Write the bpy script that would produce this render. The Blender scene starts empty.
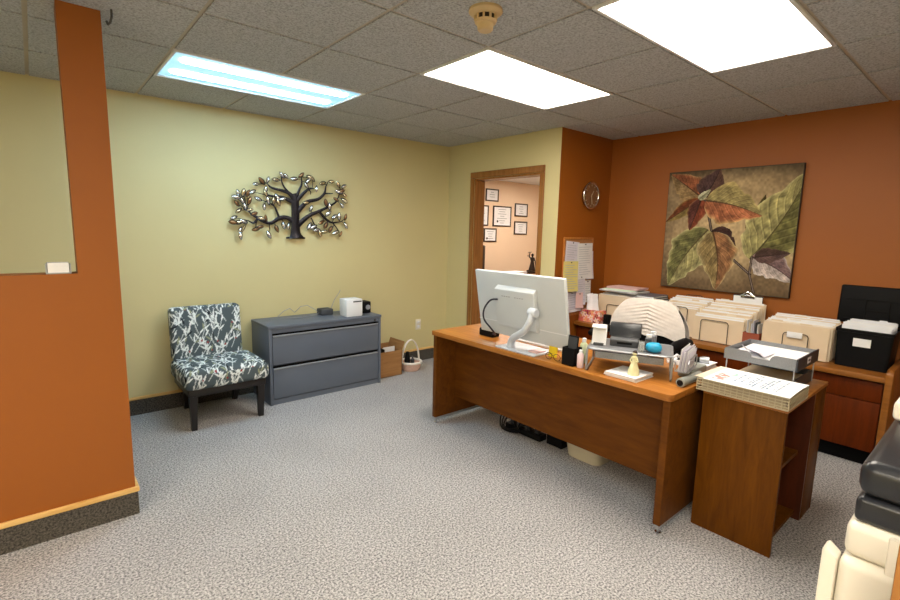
import bpy, bmesh, math, random
import numpy as np
from mathutils import Matrix, Vector
random.seed(7)
RNG = np.random.RandomState(11)
S = bpy.context.scene
COL = S.collection
R = math.radians

# ------------------------------------------------------------------ camera
F, PITCH, YAW, ROLL = 484.05, R(-8.1174), R(49.4037), R(1.3269)
CAM = Vector((-3.6996, -4.3837, 1.4991))
fw = Vector((math.cos(YAW) * math.cos(PITCH), math.sin(YAW) * math.cos(PITCH), math.sin(PITCH)))
rt = Vector((math.sin(YAW), -math.cos(YAW), 0))
up = rt.cross(fw)
rt2 = rt * math.cos(ROLL) + up * math.sin(ROLL)
up2 = up * math.cos(ROLL) - rt * math.sin(ROLL)
cd = bpy.data.cameras.new('camera')
cd.sensor_width = 36
cd.lens = F / 900 * 36
cd.clip_start = 0.02
cam = bpy.data.objects.new('camera', cd)
COL.objects.link(cam)
m3 = Matrix((rt2, up2, -fw)).transposed()
cam.matrix_world = Matrix.Translation(CAM) @ m3.to_4x4()
S.camera = cam

# ------------------------------------------------------------------ world, exposure, lamp strengths
W = bpy.data.worlds.new('world')
S.world = W
W.use_nodes = True
W.node_tree.nodes['Background'].inputs[0].default_value = (0.05, 0.05, 0.05, 1)
W.node_tree.nodes['Background'].inputs[1].default_value = 0.3
S.view_settings.view_transform = 'Standard'
S.view_settings.look = 'None'
S.view_settings.gamma = 1
S.view_settings.use_curve_mapping = False
S.view_settings.exposure = 0.88
LAMP_MAIN = 9.0        # the two white ceiling lamps
LAMP_TUBE = 19.0       # the tubes of the bluish lamp near the tree
LAMP_LENS = 0.55
LAMP_FILL = 15.0       # added unseen lamps that brighten the near floor and partition
LAMP_OFFICE = 10.0     # the lamp in the next room

# ------------------------------------------------------------------ materials
def lin(c):
    c = np.asarray(c, float) / 255.0
    return np.where(c <= 0.04045, c / 12.92, ((c + 0.055) / 1.055) ** 2.4)

def lc(r, g, b):
    v = lin((r, g, b))
    return (float(v[0]), float(v[1]), float(v[2]), 1.0)

def newmat(name):
    m = bpy.data.materials.new(name)
    m.use_nodes = True
    nt = m.node_tree
    return m, nt, nt.nodes['Principled BSDF']

def mat(name, rgb, rough=0.5, metal=0.0, vary=0.06, scale=8.0, bump=0.0, bscale=200.0, coat=0.0, stretch=None):
    m, nt, b = newmat(name)
    b.inputs['Roughness'].default_value = rough
    b.inputs['Metallic'].default_value = metal
    if coat:
        b.inputs['Coat Weight'].default_value = coat
    tc = nt.nodes.new('ShaderNodeTexCoord')
    src = tc.outputs['Object']
    if stretch:
        mp = nt.nodes.new('ShaderNodeMapping')
        mp.inputs['Scale'].default_value = stretch
        nt.links.new(src, mp.inputs['Vector'])
        src = mp.outputs['Vector']
    n = nt.nodes.new('ShaderNodeTexNoise')
    n.inputs['Scale'].default_value = scale
    n.inputs['Detail'].default_value = 4
    nt.links.new(src, n.inputs['Vector'])
    r = nt.nodes.new('ShaderNodeValToRGB')
    base = np.array(lc(*rgb)[:3])
    r.color_ramp.elements[0].position = 0.3
    r.color_ramp.elements[1].position = 0.7
    r.color_ramp.elements[0].color = (*np.clip(base * (1 - vary), 0, 1), 1)
    r.color_ramp.elements[1].color = (*np.clip(base * (1 + vary), 0, 1), 1)
    nt.links.new(n.outputs['Fac'], r.inputs['Fac'])
    nt.links.new(r.outputs['Color'], b.inputs['Base Color'])
    if bump:
        n2 = nt.nodes.new('ShaderNodeTexNoise')
        n2.inputs['Scale'].default_value = bscale
        nt.links.new(tc.outputs['Object'], n2.inputs['Vector'])
        bp = nt.nodes.new('ShaderNodeBump')
        bp.inputs['Strength'].default_value = bump
        bp.inputs['Distance'].default_value = 0.004
        nt.links.new(n2.outputs['Fac'], bp.inputs['Height'])
        nt.links.new(bp.outputs['Normal'], b.inputs['Normal'])
    return m

def wood(name, c1, c2, stretch, rough=0.35, scale=3.0, coat=0.1, spec=0.3):
    m, nt, b = newmat(name)
    tc = nt.nodes.new('ShaderNodeTexCoord')
    mp = nt.nodes.new('ShaderNodeMapping')
    mp.inputs['Scale'].default_value = stretch
    nt.links.new(tc.outputs['Object'], mp.inputs['Vector'])
    n = nt.nodes.new('ShaderNodeTexNoise')
    n.inputs['Scale'].default_value = scale
    n.inputs['Detail'].default_value = 8
    n.inputs['Roughness'].default_value = 0.65
    n.inputs['Distortion'].default_value = 0.6
    nt.links.new(mp.outputs['Vector'], n.inputs['Vector'])
    r = nt.nodes.new('ShaderNodeValToRGB')
    r.color_ramp.elements[0].position = 0.32
    r.color_ramp.elements[1].position = 0.68
    r.color_ramp.elements[0].color = lc(*c1)
    r.color_ramp.elements[1].color = lc(*c2)
    nt.links.new(n.outputs['Fac'], r.inputs['Fac'])
    nt.links.new(r.outputs['Color'], b.inputs['Base Color'])
    b.inputs['Roughness'].default_value = rough
    b.inputs['Coat Weight'].default_value = coat
    b.inputs['Specular IOR Level'].default_value = spec
    return m

def vcol(name, rough=0.7, spec=0.3):
    m, nt, b = newmat(name)
    a = nt.nodes.new('ShaderNodeAttribute')
    a.attribute_name = 'Col'
    nt.links.new(a.outputs['Color'], b.inputs['Base Color'])
    b.inputs['Roughness'].default_value = rough
    b.inputs['Specular IOR Level'].default_value = spec
    return m

def emit(name, rgb, strength):
    m, nt, b = newmat(name)
    b.inputs['Base Color'].default_value = (0.8, 0.8, 0.8, 1)
    b.inputs['Emission Color'].default_value = lc(*rgb)
    b.inputs['Emission Strength'].default_value = strength
    return m

def glass(name, rgb, rough=0.05, trans=0.8):
    m, nt, b = newmat(name)
    b.inputs['Base Color'].default_value = lc(*rgb)
    b.inputs['Roughness'].default_value = rough
    b.inputs['Transmission Weight'].default_value = trans
    return m

def carpet(name, dark, light, s=1.0):
    m, nt, b = newmat(name)
    tc = nt.nodes.new('ShaderNodeTexCoord')
    n = nt.nodes.new('ShaderNodeTexNoise')
    n.inputs['Scale'].default_value = 105 * s
    n.inputs['Detail'].default_value = 3
    n.inputs['Roughness'].default_value = 0.7
    nt.links.new(tc.outputs['Object'], n.inputs['Vector'])
    n3 = nt.nodes.new('ShaderNodeTexNoise')
    n3.inputs['Scale'].default_value = 2.0
    n3.inputs['Detail'].default_value = 3
    nt.links.new(tc.outputs['Object'], n3.inputs['Vector'])
    r = nt.nodes.new('ShaderNodeValToRGB')
    r.color_ramp.elements[0].position = 0.36
    r.color_ramp.elements[1].position = 0.64
    r.color_ramp.elements[0].color = lc(*dark)
    r.color_ramp.elements[1].color = lc(*light)
    nt.links.new(n.outputs['Fac'], r.inputs['Fac'])
    mx = nt.nodes.new('ShaderNodeMix')
    mx.data_type = 'RGBA'
    mx.blend_type = 'MULTIPLY'
    mx.inputs['Factor'].default_value = 0.25
    nt.links.new(r.outputs['Color'], mx.inputs['A'])
    nt.links.new(n3.outputs['Fac'], mx.inputs['B'])
    nt.links.new(mx.outputs['Result'], b.inputs['Base Color'])
    b.inputs['Roughness'].default_value = 0.95
    b.inputs['Specular IOR Level'].default_value = 0.1
    bp = nt.nodes.new('ShaderNodeBump')
    bp.inputs['Strength'].default_value = 0.6
    bp.inputs['Distance'].default_value = 0.006
    nt.links.new(n.outputs['Fac'], bp.inputs['Height'])
    nt.links.new(bp.outputs['Normal'], b.inputs['Normal'])
    return m

def tilemat(name):
    m, nt, b = newmat(name)
    tc = nt.nodes.new('ShaderNodeTexCoord')
    n = nt.nodes.new('ShaderNodeTexNoise')
    n.inputs['Scale'].default_value = 95
    n.inputs['Detail'].default_value = 5
    n.inputs['Roughness'].default_value = 0.75
    nt.links.new(tc.outputs['Object'], n.inputs['Vector'])
    r = nt.nodes.new('ShaderNodeValToRGB')
    r.color_ramp.elements[0].position = 0.38
    r.color_ramp.elements[1].position = 0.56
    r.color_ramp.elements[0].color = lc(140, 143, 146)
    r.color_ramp.elements[1].color = lc(190, 194, 198)
    nt.links.new(n.outputs['Fac'], r.inputs['Fac'])
    nt.links.new(r.outputs['Color'], b.inputs['Base Color'])
    b.inputs['Roughness'].default_value = 0.95
    bp = nt.nodes.new('ShaderNodeBump')
    bp.inputs['Strength'].default_value = 0.5
    bp.inputs['Distance'].default_value = 0.004
    nt.links.new(n.outputs['Fac'], bp.inputs['Height'])
    nt.links.new(bp.outputs['Normal'], b.inputs['Normal'])
    return m

M = {}
M['yellow'] = mat('yellow_paint', (208, 196, 146), 0.6, vary=0.02, scale=2, bump=0.08, bscale=260)
M['orange'] = mat('orange_paint', (151, 83, 13), 0.55, vary=0.03, scale=2, bump=0.08, bscale=260)
M['peach'] = mat('peach_paint', (240, 212, 182), 0.6, vary=0.02, scale=2)
M['tile'] = tilemat('ceiling_tile')
M['grid'] = mat('grid_metal', (176, 166, 150), 0.5)
M['carpet'] = carpet('grey_carpet', (104, 103, 106), (222, 219, 218))
M['carpetbase'] = carpet('carpet_base', (52, 50, 48), (112, 106, 98))
M['oak'] = wood('light_oak', (214, 164, 92), (240, 200, 132), (1.5, 14, 14))
M['casing'] = wood('oak_casing', (134, 88, 42), (166, 114, 60), (14, 14, 1.2))
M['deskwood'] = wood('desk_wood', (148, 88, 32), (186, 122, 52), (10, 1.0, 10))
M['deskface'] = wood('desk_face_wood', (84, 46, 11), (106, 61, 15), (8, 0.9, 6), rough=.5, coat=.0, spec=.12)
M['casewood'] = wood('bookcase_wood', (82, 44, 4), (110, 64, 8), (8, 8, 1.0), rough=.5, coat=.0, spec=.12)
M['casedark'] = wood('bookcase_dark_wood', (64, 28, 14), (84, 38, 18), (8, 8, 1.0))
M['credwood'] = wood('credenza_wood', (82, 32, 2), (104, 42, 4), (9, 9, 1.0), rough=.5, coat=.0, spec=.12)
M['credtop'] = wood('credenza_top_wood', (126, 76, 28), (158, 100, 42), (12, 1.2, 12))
M['black'] = mat('black_plastic', (14, 14, 16), 0.6, vary=0.1)
M['blacksh'] = mat('glossy_black', (34, 36, 40), 0.3, vary=0.05, bump=0.03)
M['blackkick'] = mat('black_kick', (10, 10, 12), 0.8)
M['darkgrey'] = mat('dark_grey', (62, 64, 68), 0.5)
M['steel'] = mat('cabinet_steel', (92, 100, 114), 0.42, metal=0.0, vary=0.03, scale=3)
M['steelhi'] = mat('pull_steel', (150, 152, 158), 0.35, vary=0.03)
M['chrome'] = mat('chrome', (210, 210, 212), 0.15, metal=1.0, vary=0.02)
M['trayfront'] = mat('tray_front', (48, 52, 60), 0.5)
M['silver'] = mat('silver_metal', (168, 172, 178), 0.35, metal=0.6, vary=0.04)
M['greymesh'] = mat('grey_mesh', (128, 130, 134), 0.5, metal=0.3, vary=0.2, scale=300)
M['white'] = mat('white_plastic', (226, 228, 232), 0.4, vary=0.02)
M['monback'] = mat('monitor_white', (202, 207, 210), 0.35, vary=0.02)
M['monstand'] = mat('stand_silver', (206, 212, 222), 0.3, vary=0.03)
M['lampwhite'] = mat('lamp_white', (225, 228, 230), 0.4, vary=0.02)
M['cream'] = mat('cream_plastic', (226, 220, 204), 0.4, vary=0.02)
M['paper'] = mat('white_paper', (236, 236, 238), 0.8, vary=0.03, scale=20)
M['paperedge'] = mat('paper_stack', (230, 228, 222), 0.85, vary=0.10, scale=6, stretch=(1, 1, 60))
M['shadedstack'] = mat('shaded_paper', (176, 160, 134), 0.85, vary=0.12, scale=6, stretch=(1, 1, 60))  # paper darkened to give the shadow gaps between the basket wires
M['manila'] = mat('manila_card', (222, 200, 170), 0.8, vary=0.05, scale=6)
M['manila2'] = mat('pale_manila_card', (232, 218, 194), 0.8, vary=0.05, scale=6)
M['whitefolder'] = mat('white_folder', (232, 234, 240), 0.8, vary=0.04)
M['faint'] = mat('faint_ink', (182, 184, 196), 0.8)
M['wire'] = mat('dark_wire', (52, 44, 40), 0.4, metal=0.6)
M['basketwire'] = mat('pale_wire', (196, 182, 152), 0.5)
M['yellowpaper'] = mat('yellow_paper', (232, 220, 140), 0.8, vary=0.04)
M['yellownote'] = mat('yellow_note', (240, 214, 40), 0.7)
M['lilacpaper'] = mat('pale_lilac_paper', (222, 218, 230), 0.8, vary=0.05)
M['pinkpaper'] = mat('pink_paper', (232, 196, 196), 0.8, vary=0.06)
M['greenpaper'] = mat('pale_green_paper', (208, 226, 206), 0.8, vary=0.05)
M['cork'] = mat('cork', (176, 120, 70), 0.9, vary=0.2, scale=90)
M['corkframe'] = wood('cork_frame', (168, 104, 48), (196, 130, 66), (14, 14, 2))
M['card'] = wood('cardboard', (142, 102, 62), (168, 124, 78), (1, 1, 16), rough=0.9, coat=0)
M['espresso'] = mat('espresso_wood', (26, 20, 18), 0.4, vary=0.15)
M['clockface'] = mat('clock_face', (128, 88, 56), 0.6, vary=0.25, scale=14)
M['treemetal'] = mat('tree_metal', (44, 42, 48), 0.32, metal=0.7, vary=0.25, scale=60, bump=0.4, bscale=120)
M['leafgold'] = mat('leaf_gold', (222, 206, 170), 0.24, metal=0.9, vary=0.15, scale=40)
M['leafsilver'] = mat('leaf_silver', (232, 232, 232), 0.24, metal=0.9, vary=0.1, scale=40)
M['leafbronze'] = mat('leaf_bronze', (146, 108, 74), 0.3, metal=0.8, vary=0.15, scale=40)
M['beige'] = mat('beige_plastic', (206, 196, 172), 0.5, vary=0.03)
M['smoke'] = mat('aged_plastic', (208, 182, 136), 0.5, vary=0.04)
M['covercloth'] = mat('cream_cloth', (214, 204, 196), 0.9, vary=0.06, scale=40, bump=0.3, bscale=300)
M['chairfab'] = mat('black_fabric', (26, 26, 28), 0.9, vary=0.2, scale=60)
M['blue'] = mat('blue_plastic', (40, 160, 206), 0.4, vary=0.08)
M['clear'] = glass('clear_plastic', (236, 240, 240))
M['pinkliquid'] = mat('pink_lotion', (232, 206, 210), 0.3, vary=0.04)
M['greenliquid'] = mat('pale_green_lotion', (196, 206, 172), 0.3, vary=0.04)
M['dollcream'] = mat('doll_cream', (226, 222, 176), 0.7, vary=0.1, scale=40)
M['punch'] = mat('punch_grey', (150, 154, 148), 0.4, metal=0.2, vary=0.04)
M['redbox'] = mat('red_brown_box', (150, 74, 50), 0.7, vary=0.1)
M['basketwhite'] = mat('white_wicker', (236, 228, 220), 0.7, vary=0.08, scale=120, bump=0.5, bscale=160)
M['basketpink'] = mat('pink_wicker', (222, 186, 170), 0.8, vary=0.15, scale=120, bump=0.5, bscale=160)
M['bronze'] = mat('dark_bronze', (48, 36, 30), 0.35, metal=0.5, vary=0.2, scale=40)
M['darkwood'] = mat('very_dark_wood', (44, 24, 16), 0.4, vary=0.1)
M['officedesk'] = wood('office_desk', (120, 66, 30), (150, 90, 44), (1, 8, 8))
M['cable'] = mat('dark_blue_cable', (30, 30, 48), 0.5)
M['tissue'] = mat('tissue_white', (244, 242, 244), 0.9, vary=0.02)
M['print'] = vcol('printed_paper', 0.8)
M['canvas'] = vcol('painted_canvas', 0.7, 0.15)
M['fabric'] = vcol('leaf_fabric', 0.9, 0.15)
M['floralbox'] = vcol('floral_card', 0.6)
M['canvasedge'] = mat('canvas_edge', (44, 32, 22), 0.6)
M['lampmain'] = emit('lamp_panel', (255, 244, 228), LAMP_MAIN)
M['lampfill'] = emit('lamp_panel_fill', (255, 244, 228), LAMP_FILL)
M['lampoffice'] = emit('lamp_panel_office', (255, 244, 228), LAMP_OFFICE)
M['tube'] = emit('tube_glow', (196, 232, 255), LAMP_TUBE)
M['bluelens'] = emit('blue_lens', (110, 200, 240), LAMP_LENS)

for k_ in ('black', 'blackkick', 'chairfab', 'carpetbase'):
    M[k_].node_tree.nodes['Principled BSDF'].inputs['Specular IOR Level'].default_value = 0.15

# ------------------------------------------------------------------ mesh builder
class MB:
    def __init__(self):
        self.bm = bmesh.new()
        self.col = None

    def box(self, x0, x1, y0, y1, z0, z1, bev=0.0, seg=2, X=None):
        vs = [self.bm.verts.new((x, y, z)) for x in (x0, x1) for y in (y0, y1) for z in (z0, z1)]
        idx = [(0, 1, 3, 2), (4, 6, 7, 5), (0, 4, 5, 1), (2, 3, 7, 6), (0, 2, 6, 4), (1, 5, 7, 3)]
        fs = [self.bm.faces.new([vs[i] for i in f]) for f in idx]
        nv = vs
        if bev > 0:
            es = list({e for f in fs for e in f.edges})
            r = bmesh.ops.bevel(self.bm, geom=es, offset=bev, segments=seg, profile=0.5, affect='EDGES')
            nv = list({v for v in r['verts']} | {v for f in r['faces'] for v in f.verts} | {v for v in vs if v.is_valid})
        if X is not None:
            for v in nv:
                v.co = X @ v.co
        return self

    def prism(self, poly, axis, a, b, bev=0.0):
        def P(p, t):
            if axis == 'x':
                return (t, p[0], p[1])
            if axis == 'y':
                return (p[0], t, p[1])
            return (p[0], p[1], t)
        A = [self.bm.verts.new(P(p, a)) for p in poly]
        B = [self.bm.verts.new(P(p, b)) for p in poly]
        fs = [self.bm.faces.new(A), self.bm.faces.new(B[::-1])]
        n = len(poly)
        for i in range(n):
            j = (i + 1) % n
            fs.append(self.bm.faces.new((A[i], B[i], B[j], A[j])))
        bmesh.ops.recalc_face_normals(self.bm, faces=fs)
        if bev:
            es = list({e for f in fs for e in f.edges})
            bmesh.ops.bevel(self.bm, geom=es, offset=bev, segments=2, profile=0.5, affect='EDGES')
        return self

    def tube(self, pts, r, n=8, flat=1.0, closed=False, flatn=None):
        pts = [Vector(p) for p in pts]
        rs = r if isinstance(r, (list, tuple)) else [r] * len(pts)
        rings = []
        k = len(pts)
        ref = Vector((0, 0, 1))
        prev = None
        for i, p in enumerate(pts):
            if closed:
                t = pts[(i + 1) % k] - pts[i - 1]
            else:
                t = pts[min(i + 1, k - 1)] - pts[max(i - 1, 0)]
            if t.length < 1e-9:
                t = Vector((0, 0, 1))
            t.normalize()
            if flatn is not None:
                a = Vector(flatn)
                a = (a - t * a.dot(t)).normalized()
            elif prev is None:
                a = t.cross(ref)
                if a.length < 1e-3:
                    a = t.cross(Vector((1, 0, 0)))
                a.normalize()
            else:
                a = (prev - t * prev.dot(t))
                a.normalize()
            prev = a
            b = t.cross(a)
            rings.append([self.bm.verts.new(p + a * (rs[i] * flat * math.cos(2 * math.pi * j / n)) + b * (rs[i] * math.sin(2 * math.pi * j / n))) for j in range(n)])
        fs = []
        for i in range(k if closed else k - 1):
            A, B = rings[i], rings[(i + 1) % k]
            for j in range(n):
                fs.append(self.bm.faces.new((A[j], A[(j + 1) % n], B[(j + 1) % n], B[j])))
        if not closed:
            fs.append(self.bm.faces.new(rings[0][::-1]))
            fs.append(self.bm.faces.new(rings[-1]))
        bmesh.ops.recalc_face_normals(self.bm, faces=fs)
        return self

    def cyl(self, p0, p1, r0, r1=None, n=20):
        return self.tube([p0, p1], [r0, r0 if r1 is None else r1], n)

    def lathe(self, prof, c=(0, 0, 0), n=24, axis='z', cap=True):
        rings = []
        c = Vector(c)
        for r, h in prof:
            ring = []
            for j in range(n):
                a = 2 * math.pi * j / n
                u, v = r * math.cos(a), r * math.sin(a)
                if axis == 'z':
                    p = Vector((u, v, h))
                elif axis == 'y':
                    p = Vector((u, h, v))
                else:
                    p = Vector((h, u, v))
                ring.append(self.bm.verts.new(c + p))
            rings.append(ring)
        fs = []
        for A, B in zip(rings[:-1], rings[1:]):
            for j in range(n):
                fs.append(self.bm.faces.new((A[j], A[(j + 1) % n], B[(j + 1) % n], B[j])))
        if cap:
            fs.append(self.bm.faces.new(rings[0][::-1]))
            fs.append(self.bm.faces.new(rings[-1]))
        bmesh.ops.recalc_face_normals(self.bm, faces=fs)
        return self

    def ball(self, c, rx, ry=None, rz=None, n=16):
        ry = rx if ry is None else ry
        rz = rx if rz is None else rz
        Mx = Matrix.Translation(Vector(c)) @ Matrix.Diagonal((rx, ry, rz, 1))
        bmesh.ops.create_uvsphere(self.bm, u_segments=n, v_segments=max(8, n // 2), radius=1, matrix=Mx)
        return self

    def sheet(self, fn, nu, nv, thick=0.0):
        """surface fn(u,v)->point, u,v in 0..1; thick = solid along the normal"""
        g = [[self.bm.verts.new(fn(i / nu, j / nv)) for j in range(nv + 1)] for i in range(nu + 1)]
        fs = []
        for i in range(nu):
            for j in range(nv):
                fs.append(self.bm.faces.new((g[i][j], g[i + 1][j], g[i + 1][j + 1], g[i][j + 1])))
        if thick:
            bmesh.ops.recalc_face_normals(self.bm, faces=fs)
            bmesh.ops.solidify(self.bm, geom=fs, thickness=thick)
        return self

    def xf(self, Mx):
        for v in self.bm.verts:
            v.co = Mx @ v.co
        return self

ROOT = {}

def build(name, mb, material, parent=None, smooth=True, colors=None, inv=None):
    """one mesh object; world coordinates are turned into the root's own frame"""
    me = bpy.data.meshes.new(name)
    if inv is None and parent is not None:
        inv = ROOT.get(parent.name)
    if inv is not None:
        mb.xf(inv)
    bmesh.ops.recalc_face_normals(mb.bm, faces=mb.bm.faces)
    mb.bm.to_mesh(me)
    mb.bm.free()
    o = bpy.data.objects.new(name, me)
    COL.objects.link(o)
    me.materials.append(material)
    if smooth:
        me.shade_smooth()
        me.set_sharp_from_angle(angle=R(38))
    if parent is not None:
        o.parent = parent
        ROOT[o.name] = inv
    return o

def thing(name, label, cat, loc, rotz=0.0, group=None):
    o = bpy.data.objects.new(name, None)
    o.empty_display_size = 0.05
    COL.objects.link(o)
    o.location = loc
    o.rotation_euler = (0, 0, rotz)
    o['label'] = label
    o['category'] = cat
    if group:
        o['group'] = group
    ROOT[o.name] = (Matrix.Translation(Vector(loc)) @ Matrix.Rotation(rotz, 4, 'Z')).inverted()
    return o

def solo(name, mb, material, label, cat, loc, group=None, smooth=True, colors=None):
    """a thing that is one mesh, its origin at its base"""
    o = build(name, mb, material, None, smooth, colors, inv=Matrix.Translation(-Vector(loc)))
    o.location = loc
    o['label'] = label
    o['category'] = cat
    if group:
        o['group'] = group
    return o

def struct(name, mb, material, parent=None, smooth=False):
    o = build(name, mb, material, parent, smooth)
    if parent is None:
        o['kind'] = 'structure'
    return o

def sempty(name, loc=(0, 0, 0)):
    o = bpy.data.objects.new(name, None)
    COL.objects.link(o)
    o.location = loc
    o['kind'] = 'structure'
    ROOT[o.name] = Matrix.Translation(-Vector(loc))
    return o

def copy_tree(o, parent=None):
    c = o.copy()
    COL.objects.link(c)
    if parent is not None:
        c.parent = parent
    for ch in list(o.children):
        copy_tree(ch, c)
    return c

def paint(o, fn):
    """vertex colour from a function of local coordinates (n,3) -> sRGB 0..255 (n,3)"""
    me = o.data
    n = len(me.vertices)
    co = np.empty(n * 3)
    me.vertices.foreach_get('co', co)
    c = lin(fn(co.reshape(-1, 3)))
    a = me.color_attributes.new('Col', 'FLOAT_COLOR', 'POINT')
    rgba = np.ones((n, 4), np.float32)
    rgba[:, :3] = c
    a.data.foreach_set('color', rgba.ravel())

def vnoise(u, v, s, seed=0):
    """smooth value noise, 0..1"""
    r = np.random.RandomState(seed).rand(64, 64)
    x, y = u * s, v * s
    i, j = np.floor(x).astype(int), np.floor(y).astype(int)
    f, g = x - i, y - j
    f, g = f * f * (3 - 2 * f), g * g * (3 - 2 * g)
    q = lambda a, b: r[a % 64, b % 64]
    return (q(i, j) * (1 - f) + q(i + 1, j) * f) * (1 - g) + (q(i, j + 1) * (1 - f) + q(i + 1, j + 1) * f) * g

# ------------------------------------------------------------------ the room
H = 2.45
T = 0.6096
X0, D0 = -3.047, 0.631
REC, W1 = 0.84, 1.568            # recess depth, width of the door wall
XL, YB = -6.2, -6.4
gx = lambda i: X0 + T * i
gy = lambda j: -D0 - T * j

struct('floor', MB().box(XL - .1, 5.3, YB - .1, 2.3, -0.1, 0.0), M['carpet'])

lamp_cells = {}
def reserve(i0, j0):
    lamp_cells[(i0, j0)] = 1
    lamp_cells[(i0 + 1, j0)] = 1
LIGHTS = [(0, 0), (2, 2), (2, 4), (-2, 6), (-5, 7), (-5, 4)]
for a in LIGHTS:
    reserve(*a)

ct = MB()
gr = MB()
G = 0.010
xs = [gx(i) for i in range(-6, 8)]
ys = [gy(j) for j in range(-2, 11)]
for i in range(-6, 7):
    for j in range(-2, 10):
        if (i, j) in lamp_cells:
            continue
        x0, x1 = max(gx(i) + G, XL), min(gx(i + 1) - G, REC)
        y1, y0 = min(gy(j) - G, 0.0), max(gy(j + 1) + G, YB)
        if x1 - x0 < .01 or y1 - y0 < .01:
            continue
        if x0 >= 0.0 and y1 > -W1:
            y1 = -W1
            if y1 - y0 < .01:
                continue
        if x0 < 0 < x1 and y1 > -W1:
            ct.box(x0, 0.0, max(y0, -W1), y1, H, H + .02)
            if y0 < -W1:
                ct.box(x0, x1, y0, -W1, H, H + .02)
            continue
        if x0 >= 0 and y1 <= y0:
            continue
        ct.box(x0, x1, y0, y1, H, H + .02)
struct('ceiling', ct, M['tile'])
cg = MB()
for x in xs:
    if XL < x < REC:
        cg.box(x - .014, x + .014, YB, 0 if x < 0 else -W1, H + .006, H + .03)
for y in ys:
    if YB < y < 0:
        cg.box(XL, 0 if y > -W1 else REC, y - .014, y + .014, H + .0065, H + .03)
struct('trim_1', cg, M['grid'])
struct('ceiling_slab', MB().box(XL - .1, REC + .1, YB - .1, .1, H + .14, H + .2), M['grid'])

wt = .12
struct('wall_back', MB().box(XL - wt, wt, 0, wt, 0, H + .14), M['yellow'])
DY0, DY1, DZ = -0.435, -1.355, 2.068
wd = MB()
wd.box(0, wt, DY0, -0.0005, 0, H + .14)
wd.box(0, wt, -W1, DY1, 0, H + .14)
wd.box(0, wt, DY1, DY0, DZ, H + .14)
struct('wall_door', wd, M['yellow'])
struct('wall_recess', MB().box(0.0015, REC + wt, -W1 - .002, -W1 + wt, 0, H + .14), M['orange'])
struct('wall_right', MB().box(REC, REC + wt, YB, -W1 - .0025, 0, H + .14), M['orange'])
struct('wall_rear', MB().box(XL - wt, REC + wt, YB - wt, YB, 0, H + .14), M['yellow'])
struct('wall_side', MB().box(XL - wt, XL, YB, 0, 0, H + .14), M['yellow'])

# partition with its opening
PY, PX, PJ, PS = -1.552, -3.396, -3.557, 1.263
struct('wall_partition', MB().prism([(XL, 0), (PX, 0), (PX, H - .001), (PJ, H - .001), (PJ, PS), (XL, PS)], 'y', PY, PY + .125), M['orange'])

# carpet base with a wood cap
def base(name, boxes, caps):
    b = MB()
    for a in boxes:
        b.box(*a)
    o = struct(name, b, M['carpetbase'])
    c = MB()
    for a in caps:
        c.box(*a, bev=.004)
    build('wood_cap', c, M['oak'], o)
base('baseboard_back', [(XL, -.0005, -.010, -.0003, 0, .124)], [(XL, -.001, -.017, -.0003, .1242, .147)])
base('baseboard_partition', [(XL, PX + .010, PY - .010, PY - .0003, 0, .124), (PX + .0003, PX + .010, PY, PY + .125, 0, .124)],
     [(XL, PX + .017, PY - .017, PY - .0003, .1242, .150), (PX + .0003, PX + .017, PY, PY + .125, .1242, .150)])
base('baseboard_door', [(-.010, -.0003, DY0 + .056, -.018, 0, .124), (-.010, -.0003, -W1, DY1 - .05, 0, .124)],
     [(-.017, -.0003, DY0 + .056, -.018, .1242, .147), (-.017, -.0003, -W1, DY1 - .05, .1242, .147)])
base('baseboard_right', [(REC - .010, REC - .0003, YB, -4.02, 0, .124)], [(REC - .017, REC - .0003, YB, -4.02, .1242, .147)])

# door opening: casing and lining
door = sempty('door_1', (0, -.9, 0))
cs = MB()
cs.box(-.016, -.0003, DY0, DY0 + .054, 0, DZ, bev=.004)
cs.box(-.016, -.0003, DY1 - .046, DY1, 0, DZ, bev=.004)
cs.box(-.016, -.0003, DY1 - .046, DY0 + .054, DZ + .0005, DZ + .066, bev=.004)
build('casing', cs, M['casing'], door)
ln = MB()
ln.box(.0005, wt + .02, DY0 - .018, DY0 - .0005, 0, DZ - .001)
ln.box(.0005, wt + .02, DY1 + .0005, DY1 + .018, 0, DZ - .001)
ln.box(.0005, wt + .02, DY1 + .019, DY0 - .019, DZ - .019, DZ - .001)
build('lining', ln, M['casing'], door)

# the next room
OX, OY = 4.9, 2.086
struct('wall_office_back', MB().box(wt, OX, OY, OY + wt, 0, H + .14), M['peach'])
struct('wall_office_side', MB().box(OX, OX + wt, -W1 + wt, OY, 0, H + .14), M['peach'])
struct('wall_office_near', MB().box(0, wt - .0005, wt + .0005, OY + wt, 0, H + .14), M['peach'])
struct('wall_office_front', MB().box(REC + wt + .001, OX, -W1 - .1, -W1 + wt, 0, H + .14), M['peach'])
oc = MB()
oc.box(wt, OX, -W1 + wt, OY, H, H + .03)
struct('ceiling_office', oc, M['lampwhite'])

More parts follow.
